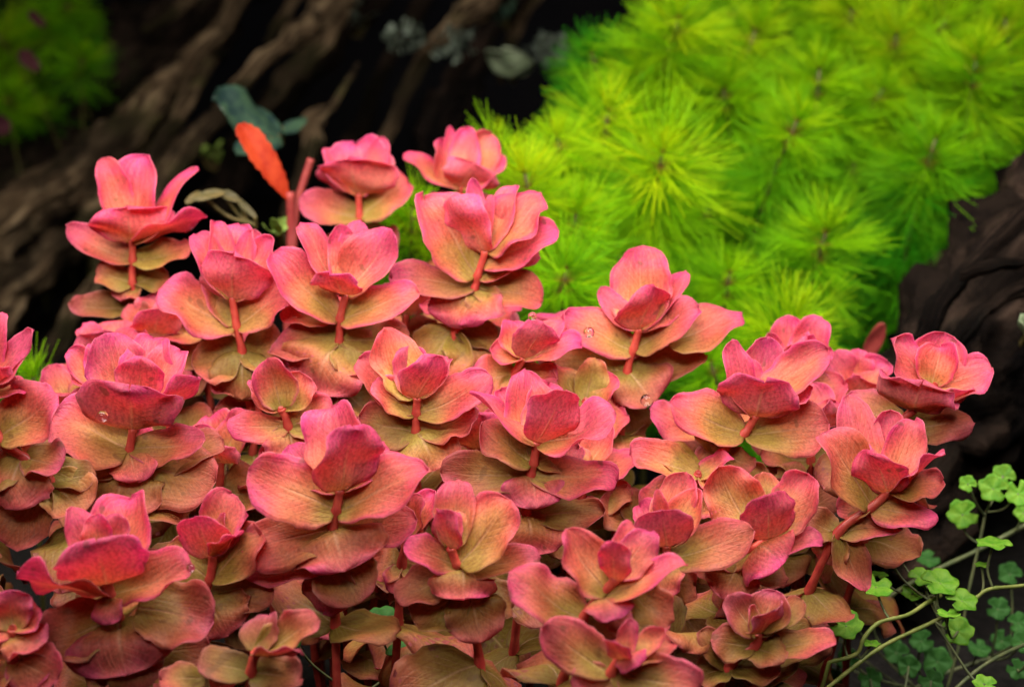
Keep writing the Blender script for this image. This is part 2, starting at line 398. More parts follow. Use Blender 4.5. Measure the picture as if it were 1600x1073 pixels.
def red_plant(label, d, nodes, seed, lean=(0.0, 0.85), lower=5, group=None, pinkshift=0.0, shadeshift=0.0, startage=0):
    """nodes: top-down list of (px, py, [(tipx, tipy, dz cm, width px, {overrides}), ...])"""
    rng = random.Random(seed)
    cm = 0.01
    lean = (lean[0] + rng.uniform(-0.25, 0.25), lean[1] + rng.uniform(-0.25, 0.12))
    A = cvec(lean[0], 1.0, lean[1])
    pts = [at(nx, ny, d + 0.12 * k) for k, (nx, ny, _) in enumerate(nodes)]
    # the stem goes on down to the soil
    last = pts[-1].copy()
    dirv = np.array([rng.uniform(-0.12, 0.12), rng.uniform(0.0, 0.14), -1.0])
    if len(pts) > 1:
        dd = unit(pts[-1] - pts[-2]); dirv = unit(0.75 * dd + 0.6 * unit(dirv))
    lows = []
    P = last.copy(); step = 0.021
    while P[2] > 0.012 and len(lows) < 26:
        dirv = unit(dirv * 0.8 + 0.2 * np.array([rng.uniform(-.25, .25), rng.uniform(-.2, .25), -1.0]))
        P = P + dirv * step * rng.uniform(0.9, 1.2); lows.append(P.copy()); step = min(0.027, step * 1.04)
    lows[-1][2] = -0.004
    base = lows[-1].copy(); base[2] = 0.0
    root = empty('red_stem_plant', base)
    tag(root, label, 'plant', group)
    top = pts[0] + A * 0.0012
    path = catmull(np.array([top] + pts + lows), 5)
    R = np.linspace(0, 1, len(path)); R = 0.00085 + 0.0006 * np.minimum(1, R * 8)
    nodeidx = {5 * (k + 1) for k in range(len(pts) + len(lows))}
    R = np.array([r * (1.3 if i in nodeidx else 1.0) for i, r in enumerate(R)])
    V, F, UV = tube(path, R, 8)
    mesh_obj('stem', V, F, [STEM], root, origin=base, UV=UV)
    px = d * K * cm                       # metres per photo pixel at this depth
    for k, (nx, ny, leaves) in enumerate(nodes):
        B0 = pts[k]
        kk = min(5, k + startage)
        for lf in leaves:
            tx, ty, dz, w = lf[:4]; ov = lf[4] if len(lf) > 4 else {}
            bx, by = ov.get('base', (nx, ny))
            B = at(bx, by, d + 0.12 * k) if 'base' in ov else B0
            B = B + A * rng.uniform(-0.0006, 0.0006)
            if dz <= -0.45 and ty < by: Tp = at(tx, ty + 7, d + 0.12 * k + dz * 1.25)
            else: Tp = at(tx, ty, d + 0.12 * k + (dz * 1.5 if dz > 0 else dz))
            st = auto_leaf_style(rng, ty < by, dz)
            for kx in ('bend', 'cup', 'wave', 'tipcurl', 'twist', 'p', 'q', 'freq'):
                if kx in ov: st[kx] = ov[kx]
            st.setdefault('p', rng.uniform(0.40, 0.52)); st.setdefault('q', rng.uniform(0.36, 0.52)); st.setdefault('freq', rng.uniform(1.0, 2.0))
            st.setdefault('twist', rng.uniform(-0.35, 0.35))
            pk = ov.get('pink', NODE_PINK[kk] + pinkshift) + rng.uniform(-0.1, 0.1)
            ag = ov.get('age', NODE_AGE[kk] + shadeshift) + rng.uniform(-0.05, 0.08) + (0.22 if k >= 2 else 0.08 if k == 1 else 0)
            Al = A if k == 0 else cvec(lean[0], 1.0, lean[1] + 0.5)
            if dz <= -0.45 and ty < by:                      # front leaf: stands outside the stem
                Al = cvec(lean[0], 1.0, -0.12); B = B - FWD * 0.0012; st['wave'] = min(0.13, st['wave'] * 1.5 + 0.02); st['cup'] = min(st['cup'], rng.uniform(0.1, 0.4)); st['bend'] = min(st['bend'], rng.uniform(0.25, 0.65))
            if dz <= -0.55 and ty > by:                      # hanging front leaf
                Tp = at(tx, ty + 4, d + 0.12 * k + dz * 0.72)
            leaf(root, B, Tp, Al, w * px * 1.09, mats=RED, rng=rng, colr=(min(1, max(0, pk)), min(1, max(0, ag)), rng.random(), 1), **st)
    # older pairs further down
    az = rng.uniform(0, math.pi)
    for k, P in enumerate(lows[:lower]):
        kk = min(5, len(nodes) + startage + k)
        az += math.pi / 2 + rng.uniform(-0.25, 0.25)
        for s in (0, math.pi):
            L = rng.uniform(0.020, 0.029); e = rng.uniform(-0.95, 0.4)
            dirl = np.array([math.cos(az + s) * math.cos(e), math.sin(az + s) * math.cos(e), math.sin(e)])
            st = dict(bend=rng.uniform(-1.2, 0.4), cup=rng.uniform(-0.5, 0.5), wave=rng.uniform(0.06, 0.15), tipcurl=rng.uniform(-0.8, 0.3),
                      p=rng.uniform(0.38, 0.5), q=rng.uniform(0.4, 0.52), twist=rng.uniform(-0.7, 0.7))
            leaf(root, P, P + dirl * L, unit(np.array([rng.uniform(-.4, .4), rng.uniform(-.8, .1), 1.0])), L * rng.uniform(0.72, 0.92), mats=RED, rng=rng, nv=12, nu=8,
                 colr=(min(1, max(0, NODE_PINK[kk] + pinkshift + rng.uniform(-0.1, 0.2))), min(1, max(0, NODE_AGE[kk] + shadeshift + rng.uniform(-0.15, 0.1))), rng.random(), 1), **st)
    return root

UPF = dict(bend=0.9, cup=0.6)
HERO = [
 ('magenta edged open crown with broad rounded front leaf and a bubble on its side leaf', 53.5, [
   (168, 910, [(150, 836, -1.5, 128, dict(bend=1.1, cup=0.55, wave=0.02, tipcurl=0.0, q=0.42)), (205, 778, 0.9, 112, dict(base=(170, 900))), (112, 792, 0.3, 62, {}), (188, 803, 0.1, 55, dict(base=(160, 870))), (150, 805, 0.2, 48, dict(base=(155, 870)))]),
   (174, 930, [(26, 893, -0.5, 140, dict(tipcurl=-0.3, twist=0.2, pink=0.85)), (300, 883, -0.4, 84, dict(tipcurl=-0.9, pink=0.85)), (165, 972, -1.0, 48, dict(pink=0.6))]),
   (187, 968, [(196, 1050, -1.3, 158, dict(bend=-0.9, cup=-0.25, wave=0.08, pink=0.72, age=0.0)), (68, 1005, -0.1, 105, dict(age=0.55)), (334, 968, -0.1, 120, dict(base=(215, 950), age=0.25, pink=0.5)), (190, 930, 1.4, 90, {})]),
   (190, 1015, [(125, 1040, -0.3, 90, {}), (330, 1010, 0.2, 90, {}), (230, 1070, -0.8, 90, {})])]),
 ('pink cupped crown with a wavy dome front leaf carrying a bubble, pale broad leaves below', 59.5, [
   (208, 670, [(203, 597, -1.4, 148, dict(bend=1.0, cup=0.35, wave=0.06, tipcurl=-0.2)), (165, 520, 0.5, 88, dict(base=(198, 640))), (240, 529, 0.9, 76, dict(base=(212, 640))), (222, 551, -0.6, 72, dict(base=(215, 625), cup=0.9, bend=0.8)), (310, 583, -0.5, 72, dict(base=(222, 650), cup=0.7)), (282, 548, 0.7, 62, dict(base=(225, 640), pink=0.95))]),
   (203, 702, [(84, 645, -0.3, 125, dict(tipcurl=-0.2)), (321, 688, -0.4, 66, dict(tipcurl=-0.6)), (214, 748, -1.1, 74, {})]),
   (205, 728, [(178, 802, -0.8, 128, dict(age=0.25, pink=0.25)), (337, 752, -0.2, 108, dict(age=0.2, pink=0.3, cup=-0.2)), (350, 690, 0.7, 80, {}), (110, 715, 0.6, 90, {})]),
   (208, 775, [(120, 800, 0, 90, {}), (300, 800, 0, 100, {})])]),
 ('large rose crown in the middle front with a tall sail shaped magenta front leaf', 55.5, [
   (531, 766, [(552, 660, -0.9, 112, dict(bend=0.6, cup=0.45, wave=0.06, pink=0.95, q=0.42, p=0.4)), (518, 637, 0.7, 92, dict(base=(530, 750), cup=0.6)), (548, 650, 0.4, 50, {}), (452, 695, 1.1, 66, {}), (600, 690, 1.0, 60, {})]),
   (525, 798, [(388, 735, -0.4, 108, dict(tipcurl=-0.4, cup=0.3)), (670, 733, -0.3, 104, dict(tipcurl=-1.0, cup=0.35)), (500, 770, 1.2, 60, {})]),
   (520, 824, [(378, 862, -0.3, 92, dict(age=0.12, pink=0.38, cup=-0.15, bend=-0.5)), (540, 888, -1.3, 140, dict(bend=-1.0, cup=-0.3, wave=0.12, pink=0.62, age=0.03)), (652, 812, 0.2, 74, dict(pink=0.8, age=0))]),
   (522, 868, [(562, 942, -0.5, 104, dict(age=0.45, pink=0.45)), (385, 900, 0.1, 70, dict(pink=0.7, age=0.1)), (505, 955, 0.3, 88, dict(pink=0.6, age=0.3))])]),
 ('spreading rose crown in the middle of the bush with pointed spiky leaf tips', 58.5, [
   (838, 692, [(884, 602, -0.7, 88, dict(bend=0.6, cup=0.5, tipcurl=-0.5)), (820, 577, 0.8, 84, dict(cup=0.5, q=0.6)), (858, 600, 1.2, 66, {}), (734, 612, -0.1, 58, dict(twist=0.6, pink=0.95, tipcurl=-0.7)), (782, 608, 1.1, 52, {}), (962, 645, -0.4, 98, dict(tipcurl=-0.5, pink=0.72))]),
   (834, 724, [(752, 660, 0.2, 84, dict(pink=0.42, age=0.1)), (905, 700, 0.9, 70, {})]),
   (830, 742, [(688, 738, -0.2, 74, dict(tipcurl=-0.5)), (838, 791, -1.1, 98, dict(pink=0.95, age=0.0, q=0.6)), (963, 752, -0.2, 72, dict(pink=0.65, age=0.0)), (880, 735, 0.4, 50, {})]),
   (822, 800, [(832, 864, -0.8, 108, dict(pink=0.5, age=0.2)), (945, 800, 0.2, 66, dict(age=0.5)), (735, 800, 0.4, 70, dict(age=0.2))])]),
 ('small folded peach crown with a round upright back leaf beside the large rose crown', 55, [
   (705, 856, [(686, 792, -0.5, 56, dict(cup=0.9)), (716, 751, 0.6, 66, dict(cup=0.6, pink=0.5)), (712, 800, 0.2, 30, {}), (800, 782, 0.1, 104, dict(base=(716, 882), cup=0.4, pink=0.5))]),
   (714, 882, [(631, 852, -0.4, 60, dict(pink=0.6)), (760, 850, 0.9, 60, {})]),
   (720, 889, [(726, 932, -1.1, 100, dict(bend=-1.0, cup=-0.4, wave=0.14, pink=0.7, age=0)), (618, 936, -0.1, 72, dict(pink=0.5)), (844, 872, 0.0, 58, dict(pink=0.45, age=0.1))]),
   (732, 925, [(752, 1000, -0.6, 92, dict(age=0.6)), (645, 968, 0.0, 92, dict(age=0.7)), (800, 950, .5, 80, {})])]),
 ('narrow leaved orange crown in the front with a dark red upright spear leaf', 52.5, [
   (962, 905, [(958, 838, -0.5, 50, dict(cup=0.9, pink=0.95)), (1020, 829, 0.5, 60, {}), (884, 826, 0.1, 80, dict(base=(950, 930), pink=0.45)), (988, 818, 0.9, 50, {}), (1073, 884, -0.4, 72, dict(base=(946, 932), pink=0.7))]),
   (936, 934, [(968, 962, -1.3, 76, dict(pink=0.75, wave=0.12)), (796, 893, -0.1, 98, dict(base=(912, 965), age=0.15, pink=0.5)), (1050, 972, 0.3, 84, dict(base=(985, 925), pink=0.3)), (990, 985, .5, 90, dict(age=0.3))]),
   (908, 972, [(860, 1000, 0.2, 70, {}), (970, 1020, 0.4, 80, {})])]),
 ('low orange shoot at the bottom of the bush with thin curled leaves', 51, [
   (972, 1030, [(956, 994, -0.7, 44, {}), (988, 968, 0.2, 32, dict(pink=0.9)), (1040, 982, 0.2, 40, dict(pink=0.4)), (1048, 1005, 0.6, 58, dict(pink=0.35)), (1000, 1035, -0.9, 50, {})]),
   (955, 1052, [(846, 980, -0.3, 78, dict(pink=0.5, age=0.12, tipcurl=-0.4)), (1092, 1078, -0.2, 84, dict(pink=0.5, age=0.15)), (900, 1085, -0.5, 80, {})])], ),
 ('small rosy crown with a square dull pink front leaf beside the orange crown', 56.5, [
   (1042, 852, [(1034, 790, -0.7, 84, dict(bend=0.5, cup=0.5, q=0.35, p=0.35, wave=0.02)), (1070, 737, 0.5, 74, dict(cup=0.7, pink=0.5)), (1026, 764, 0.1, 26, {}), (1090, 765, 0.3, 58, dict(pink=0.5)), (1000, 790, 0.8, 50, {})]),
   (1042, 872, [(1178, 828, -0.4, 84, dict(pink=0.5, cup=0.25)), (975, 836, 0.5, 66, dict(pink=0.5)), (1030, 930, -.6, 60, {})]),
   (1040, 905, [(985, 930, 0.3, 70, {}), (1085, 915, 0.4, 60, {})])]),
 ('tan crown with a tulip shaped magenta front leaf between two upright golden leaves', 57.5, [
   (1200, 842, [(1198, 766, -0.8, 88, dict(bend=0.7, cup=0.6, q=0.34, p=0.4, wave=0.02, pink=0.95)), (1192, 737, 0.6, 58, dict(pink=0.15)), (1262, 740, 0.2, 76, dict(pink=0.35)), (1122, 728, 0.3, 90, dict(base=(1178, 838), pink=0.3))]),
   (1178, 856, [(1228, 872, -1.2, 112, dict(pink=0.75, wave=0.14)), (1286, 846, -0.3, 50, dict(pink=0.75)), (1105, 870, 0.2, 70, {})]),
   (1160, 875, [(1128, 930, -0.8, 84, dict(pink=0.55)), (1230, 905, 0.3, 70, dict(age=0.5)), (1085, 890, 0.1, 50, {})])]),
 ('pink crown leaning over the dark gap with a flared lower leaf', 59.5, [
   (1388, 768, [(1362, 700, -0.7, 82, dict(bend=0.7, cup=0.6, q=0.36)), (1476, 698, -0.5, 78, dict(tipcurl=-0.6)), (1392, 640, 0.6, 62, {}), (1430, 655, 0.4, 60, {}), (1472, 752, 0.1, 70, dict(pink=0.25))]),
   (1362, 792, [(1466, 806, -0.7, 62, dict(pink=0.7, bend=-0.4, tipcurl=0.4)), (1284, 676, -0.1, 86, dict(pink=0.55)), (1326, 616, 0.8, 74, {}), (1308, 795, 0.4, 46, {})]),
   (1310, 832, [(1406, 822, 0.0, 58, dict(pink=0.5, age=.2)), (1352, 924, -0.3, 56, dict(pink=0.6)), (1262, 815, 0.1, 56, {}), (1290, 880, .2, 60, {})])]),
 ('bright pink rose like crown standing tallest at the dark end of the bush', 63, [
   (1458, 605, [(1476, 519, 0.5, 86, {}), (1470, 540, 0.1, 70, dict(base=(1456, 600), cup=0.9)), (1396, 528, 0.0, 82, dict(pink=0.9)), (1550, 575, -0.1, 86, dict(pink=0.95)), (1418, 540, .6, 60, {})]),
   (1425, 642, [(1440, 592, -1.1, 124, dict(cup=0.3, pink=0.95)), (1522, 600, -0.6, 56, dict(pink=0.9))]),
   (1408, 664, [(1522, 662, -0.2, 66, dict(pink=0.4, cup=-0.2)), (1320, 620, 0.4, 70, dict(pink=0.7)), (1420, 720, -.4, 60, {})])]),
 ('full pink crown above a pair of wide tan wing leaves near the green feathery plants', 62.5, [
   (1180, 650, [(1196, 588, -1.0, 118, dict(bend=0.8, cup=0.45, wave=0.05)), (1202, 526, 0.6, 74, {}), (1144, 530, 0.0, 56, {}), (1294, 546, 0.1, 78, dict(base=(1195, 612), pink=0.85)), (1165, 560, 0.4, 60, {}), (1262, 600, 0.3, 80, dict(base=(1195, 630)))]),
   (1163, 678, [(1048, 628, -0.4, 88, dict(pink=0.6)), (1296, 662, -0.2, 92, dict(pink=0.45, cup=0.2)), (1088, 650, .8, 66, {})]),
   (1130, 706, [(1085, 735, -0.2, 50, dict(pink=.7)), (1180, 730, -0.2, 46, {}), (1100, 650, 0.5, 60, {})])]),
 ('rosy bud cluster directly behind the full pink crown', 68, [
   (1240, 590, [(1232, 492, 0.3, 66, {}), (1284, 496, 0.2, 60, {}), (1262, 520, -0.5, 70, {}), (1200, 520, 0.1, 40, {}), (1300, 545, -0.2, 50, {})]),
   (1240, 620, [(1320, 600, 0, 70, {}), (1180, 600, 0, 70, {})])]),
 ('salmon crown against the green feathery plants with a triangular front leaf and wide wings', 66.5, [
   (998, 515, [(1022, 438, -0.8, 96, dict(bend=0.7, cup=0.5, q=0.62)), (1002, 384, 0.6, 96, dict(pink=0.6)), (1072, 424, 0.5, 48, {}), (938, 448, 0.5, 40, {}), (1075, 465, .2, 40, {})]),
   (990, 546, [(879, 492, -0.3, 78, dict(pink=0.6)), (1092, 480, -0.3, 66, dict(pink=0.6)), (1159, 490, 0.5, 86, dict(pink=0.55, base=(1040, 535))), (1000, 560, 1, 60, {})]),
   (980, 580, [(1106, 556, 0.2, 54, {}), (1022, 625, -0.7, 96, dict(pink=0.5)), (866, 572, 0.2, 66, {}), (930, 640, .2, 70, {})])]),
 ('tall pink crown touching the green plants with fan shaped leaves on a red stalk', 67.5, [
   (758, 394, [(708, 299, -0.5, 92, dict(cup=0.5, bend=0.5)), (846, 300, 0.2, 96, dict(pink=0.8)), (738, 278, 0.2, 34, {}), (768, 304, 0.0, 18, dict(pink=1)), (806, 290, 0.5, 52, {})]),
   (746, 432, [(662, 306, 0.0, 104, dict(pink=0.62)), (873, 360, -0.4, 74, dict(base=(755, 415), pink=0.9)), (842, 395, 0.3, 60, {})]),
   (742, 450, [(722, 506, -1.1, 116, dict(pink=0.7, age=0)), (609, 434, -0.1, 60, dict(pink=0.75)), (850, 470, 0.1, 76, dict(age=0.1)), (775, 490, -.5, 60, dict(age=0.4))]),
   (712, 515, [(665, 572, -0.5, 104, dict(age=0.35, pink=0.15)), (760, 570, -0.3, 100, dict(age=0.35, pink=0.2)), (820, 540, 0.3, 70, {})])]),
 ('open salmon crown with hollow centre and curled petals on a thick red stalk', 66, [
   (540, 462, [(468, 350, 0.3, 60, dict(tipcurl=-0.8)), (562, 344, 0.6, 52, {}), (532, 350, 0.3, 46, {}), (612, 358, 0.0, 80, {}), (515, 420, -1.1, 78, dict(cup=0.3))]),
   (531, 498, [(424, 396, -0.3, 76, dict(pink=0.7, tipcurl=-0.6)), (655, 458, -0.2, 70, dict(pink=0.6)), (440, 480, .8, 60, {})]),
   (530, 532, [(492, 606, -0.9, 150, dict(pink=0.45, age=0.05)), (640, 520, 0.4, 60, {}), (590, 585, -0.2, 96, dict(age=0.1)), (420, 550, .3, 80, {})]),
   (525, 590, [(470, 640, 0, 90, {}), (590, 650, 0, 90, {})])]),
 ('rounded pink crown with a domed front leaf and a wide tan lower wing', 67, [
   (363, 466, [(366, 388, -0.9, 108, dict(bend=0.8, cup=0.55)), (304, 366, 0.1, 54, {}), (336, 348, 0.4, 46, {}), (374, 350, 0.6, 68, {}), (426, 370, 0.1, 56, {}), (398, 358, .3, 50, {})]),
   (370, 510, [(248, 452, -0.3, 102, dict(pink=0.5, cup=0.2)), (462, 452, -0.2, 78, dict(pink=0.7)), (330, 400, .9, 60, {})]),
   (378, 548, [(300, 570, 0, 90, dict(age=.4)), (450, 560, 0, 90, dict(age=.3)), (380, 620, -.6, 90, {})])]),
 ('tall pink crown in front of the driftwood roots with curled side leaves', 71, [
   (207, 378, [(198, 316, -0.9, 122, dict(bend=0.8, cup=0.4)), (226, 243, 0.2, 80, {}), (160, 247, 0.1, 52, dict(tipcurl=-0.7)), (310, 263, 0.1, 66, dict(tipcurl=-1.0)), (322, 330, -0.5, 64, {}), (180, 280, .5, 60, {})]),
   (207, 406, [(104, 352, -0.3, 52, dict(pink=0.75, tipcurl=0.7)), (298, 388, -0.1, 60, dict(pink=0.3))]),
   (207, 442, [(150, 425, 0.0, 56, {}), (262, 425, 0.3, 56, {}), (190, 470, -.4, 50, {})]),
   (215, 480, [(108, 472, -0.1, 52, dict(pink=.5, tipcurl=.5)), (272, 510, -0.2, 80, {}), (215, 530, -.5, 60, dict(pink=.1, age=.6))])]),
 ('closed bowl shaped pink crown over two rounded leaves beside the orange red leaf', 77, [
   (560, 304, [(545, 240, -1.0, 124, dict(bend=1.0, cup=0.6, wave=0.02)), (555, 226, 0.5, 108, dict(cup=0.7)), (600, 214, 0.0, 44, dict(pink=1)), (505, 232, 0.0, 44, dict(pink=1)), (580, 235, 0.2, 34, dict(pink=0, age=.2))]),
   (562, 338, [(469, 308, -0.1, 66, dict(pink=0.5, q=.42, wave=.02)), (638, 282, -0.1, 84, dict(pink=0.5, wave=.02))]),
   (563, 370, [(520, 400, 0, 80, {}), (620, 390, 0, 80, {})])]),
 ('rear pink crown half covered by the green feathery plants', 77, [
   (720, 292, [(742, 248, -0.7, 84, {}), (690, 216, 0.1, 72, {}), (702, 196, 0.2, 26, {}), (768, 208, 0.4, 66, dict(pink=.6)), (730, 200, .3, 50, {}), (630, 242, -0.2, 56, {}), (790, 245, 0, 50, {})]),
   (718, 318, [(665, 350, 0, 70, {}), (780, 340, 0, 70, {})])]),
 ('pink plant cut off by the picture edge with a bright pointed upper leaf', 56.5, [
   (-22, 606, [(52, 515, -0.2, 48, dict(pink=1.0)), (38, 562, -0.4, 58, dict(pink=.8)), (4, 488, 0.3, 40, {}), (-60, 540, 0, 70, {}), (-20, 560, -.8, 80, {}), (42, 605, .3, 60, {})]),
   (-4, 682, [(90, 618, -0.1, 100, dict(pink=0.55)), (-80, 690, 0, 90, {}), (30, 640, .8, 80, {})]),
   (38, 716, [(96, 730, -0.3, 78, dict(pink=0.75)), (8, 790, -0.7, 110, dict(pink=.4, age=.2)), (-40, 740, 0, 90, {})]),
   (74, 745, [(132, 800, -0.1, 92, dict(age=.35)), (10, 850, 0, 100, dict(age=.35)), (150, 740, .4, 60, {})])]),
 ('small peach crown with folded tulip leaves between the magenta crown and the large rose crown', 55.5, [
   (333, 868, [(304, 800, -0.6, 84, dict(cup=0.7, bend=.7)), (362, 770, 0.4, 74, {}), (350, 800, 0.1, 40, dict(pink=.4)), (385, 800, .3, 44, {}), (370, 830, -.5, 60, {})]),
   (328, 906, [(262, 850, -0.1, 88, dict(pink=0.15, age=.15)), (408, 836, 0.0, 90, dict(pink=0.2, age=.1))]),
   (320, 932, [(358, 988, -0.6, 96, dict(pink=.35, age=.3)), (428, 922, 0.0, 62, dict(pink=.2, age=.4)), (250, 960, 0.2, 90, {})])]),
 ('half hidden salmon crown on a slim red stalk behind the large rose crown', 61.5, [
   (652, 622, [(682, 548, -0.6, 82, dict(bend=.7, cup=.5)), (600, 512, 0.3, 76, dict(pink=.4)), (640, 540, 0.5, 60, {}), (700, 560, .6, 50, {})]),
   (650, 646, [(582, 598, -0.2, 56, dict(pink=.5)), (768, 588, -0.2, 70, dict(pink=.55)), (560, 560, .5, 60, {})]),
   (650, 674, [(682, 730, -0.9, 100, dict(pink=.3, age=.1)), (560, 650, 0.0, 80, {}), (745, 640, 0.1, 84, dict(age=.15))])]),
 ('dim dusky red shoot in the shade beside the round green leaves', 55.5, [
   (1185, 990, [(1140, 928, 0.1, 62, {}), (1212, 922, 0.2, 76, {}), (1254, 936, 0.2, 50, dict(pink=.2)), (1212, 945, -0.7, 80, {}), (1170, 950, -.4, 50, {})]),
   (1180, 1010, [(1306, 1000, -0.3, 58, dict(pink=0.3, age=.05)), (1225, 1030, -1.0, 60, dict(pink=.5)), (1110, 1000, 0, 60, {})]),
   (1140, 1040, [(1220, 1045, 0, 80, {}), (1095, 985, 0, 50, {}), (1080, 1060, 0, 60, {})])]),
 ('small rosy crown holding two bubbles between the salmon crowns', 65, [
   (818, 560, [(850, 498, -0.6, 70, dict(cup=.5)), (908, 540, -0.2, 58, dict(pink=.7)), (765, 545, 0.1, 66, {}), (880, 500, .4, 50, {}), (800, 500, .5, 60, {})]),
   (805, 585, [(870, 590, -0.2, 60, {}), (740, 600, 0.0, 70, {}), (810, 640, -.5, 70, {})])]),
 ('short salmon shoot behind the two tallest crowns at the dark end of the bush', 69, [
   (1338, 622, [(1296, 552, 0.0, 70, {}), (1388, 566, 0.0, 62, {}), (1342, 545, 0.3, 50, {}), (1345, 580, -.6, 50, {})]),
   (1335, 650, [(1280, 640, 0, 70, {}), (1395, 640, 0, 60, {})])]),
 ('coral shoot peeking out behind the dome leaf crown next to the driftwood', 65, [
   (165, 606, [(108, 545, 0, 48, dict(pink=.6)), (112, 582, -0.3, 40, {}), (150, 540, .3, 50, {}), (190, 560, .2, 50, {})]),
   (165, 640, [(110, 650, 0, 80, {}), (230, 640, 0, 80, {})])]),
 ('tan and pink shoot in the crowded centre above the large rose crown', 63.5, [
   (440, 640, [(418, 560, -0.3, 66, dict(pink=.6)), (470, 580, .2, 70, dict(pink=.3)), (400, 590, .4, 60, {})]),
   (450, 665, [(354, 662, -0.3, 52, dict(pink=.6, cup=-.2)), (520, 640, 0, 70, {}), (460, 720, -.5, 80, {})])]),
 ('golden brown shoot with pointed folded leaves below the salmon crown', 65.5, [
   (915, 628, [(862, 570, -0.2, 66, dict(pink=.2, age=.1)), (930, 560, .2, 50, dict(pink=0, age=.2)), (965, 590, 0, 60, dict(pink=.5))]),
   (910, 655, [(860, 650, 0, 80, {}), (980, 650, 0, 80, {})])]),
 ('loose tan shoot with a two lobed golden leaf beside the spreading rose crown', 62, [
   (1090, 742, [(985, 712, -0.1, 66, dict(pink=.3, age=.1)), (1035, 700, .3, 60, dict(pink=0, age=.25)), (1145, 715, -.2, 46, dict(pink=.7)), (1130, 760, .2, 60, {})]),
   (1080, 775, [(1000, 790, 0, 80, {}), (1150, 790, 0, 80, {})])]),
 ('tiny pink crown squeezed between the large rose crown and the folded peach crown', 58, [
   (640, 830, [(622, 768, 0, 46, dict(pink=.9)), (680, 768, 0.1, 52, {}), (660, 775, -.4, 50, {}), (612, 800, -.4, 60, {})]),
   (628, 880, [(580, 890, 0, 70, dict(age=.3)), (690, 890, 0, 70, dict(age=.3)), (630, 930, -.5, 60, {})])]),
 ('pink lobed leaf shoot low at the picture edge under the magenta crown', 52.5, [
   (20, 985, [(12, 922, 0, 70, dict(pink=.75)), (62, 950, .2, 60, {}), (-40, 960, 0, 70, {}), (60, 1010, -.5, 80, dict(age=.4))]),
   (20, 1030, [(90, 1060, -0.3, 90, {}), (-30, 1050, 0, 90, {}), (40, 1090, -.5, 90, {})])]),
 ('dusky purple closed bud shoot in the deep shade at the bottom', 52, [
   (400, 1020, [(498, 966, -0.2, 70, dict(pink=.5, age=.5, cup=.9)), (470, 1010, -.6, 70, dict(age=.6)), (420, 960, .4, 60, {})]),
   (392, 1050, [(310, 1028, -0.2, 60, dict(age=.7, pink=.4)), (470, 1060, 0, 70, {}), (250, 1062, -.3, 52, dict(base=(320, 1058), age=.6, pink=.5))])]),
]
SHORT = ['magenta edged crown', 'dome leaf crown', 'large rose crown', 'spreading rose crown', 'folded peach crown', 'orange spear leaf crown', 'low orange shoot',
 'square leaf crown', 'tulip leaf crown', 'leaning pink crown', 'tallest pink crown by the log', 'full pink crown', 'rosy bud cluster', 'salmon crown with wide wings',
 'fan leaved pink crown', 'hollow salmon crown', 'rounded pink crown', 'tall crown by the roots', 'bowl shaped crown', 'rear pink crown', 'cut off edge plant',
 'small peach tulip crown', 'half hidden salmon crown', 'dusky shaded shoot', 'small bubble crown', 'short salmon shoot', 'coral shoot', 'tan centre shoot',
 'golden folded shoot', 'two lobed tan shoot', 'tiny squeezed crown', 'pink lobed edge shoot', 'purple bud shoot']
def nearest(x, y, pts, names):
    return names[int(np.argmin([(x - a) ** 2 + (y - b) ** 2 for a, b in pts]))]
for i, h in enumerate(HERO):
    red_plant(h[0], h[1], h[2], 100 + i, shadeshift=0.6 if 'dusky' in h[0] else 0.0, pinkshift=-0.1 if 'dusky' in h[0] else 0.0, lower=1 if h[1] < 57 else 3)  # dusky shoots: shade under the canopy put into the leaf colour

# crowded shoots inside and behind the bush
TOPX = [-60, 0, 100, 150, 300, 450, 600, 700, 860, 900, 1000, 1150, 1300, 1360, 1400]
TOPY = [640, 640, 640, 450, 480, 500, 480, 470, 500, 580, 560, 640, 660, 740, 860]
rg = random.Random(5)
fill = []
for row in range(6):
    for c in range(11):
        x = -30 + c * 128 + (row % 2) * 64 + rg.uniform(-30, 30)
        y = np.interp(x, TOPX, TOPY) + 35 + row * 105 + rg.uniform(-25, 25)
        if x > 1330 or y > 1010 or (x > 1220 and y > 860) or (y > 740 and (c + row) % 2) or (380 < x < 880 and y > 800): continue
        fill.append((x, y))
for i, (x, y) in enumerate(fill):
    low = y > 740
    d = 54 + (950 - y) * 0.031 + (5.5 if low else 3.2)
    r2 = random.Random(900 + i)
    nodes = []
    xx, yy = x, y
    for k in range(3):
        lv = []
        a0 = r2.choice([0, 1])
        for s in (-1, 1):
            if (k + a0) % 2 == 0:
                lv.append((xx + s * r2.uniform(70, 105), yy - r2.uniform(0, 55), r2.uniform(-0.4, 0.4), r2.uniform(66, 96), {}))
            else:
                lv.append((xx + r2.uniform(-35, 35), yy - (r2.uniform(30, 80) if s > 0 or k == 0 else -r2.uniform(30, 70)), 0.9 if s > 0 else -0.9, r2.uniform(70, 110), {}))
        if k == 0:
            lv.append((xx - 40, yy - r2.uniform(40, 80), 0.2, 50, {})); lv.append((xx + 40, yy - r2.uniform(40, 80), 0.2, 50, {}))
        nodes.append((xx, yy, lv)); xx += r2.uniform(-12, 12); yy += r2.uniform(38, 52)
    red_plant('tan and salmon leafy stem mostly hidden behind the ' + nearest(x, y, [h[2][0][:2] for h in HERO], SHORT), d, nodes, 2000 + i, lower=4,
              group='half hidden stems inside the red bush', startage=3 if low else 1)

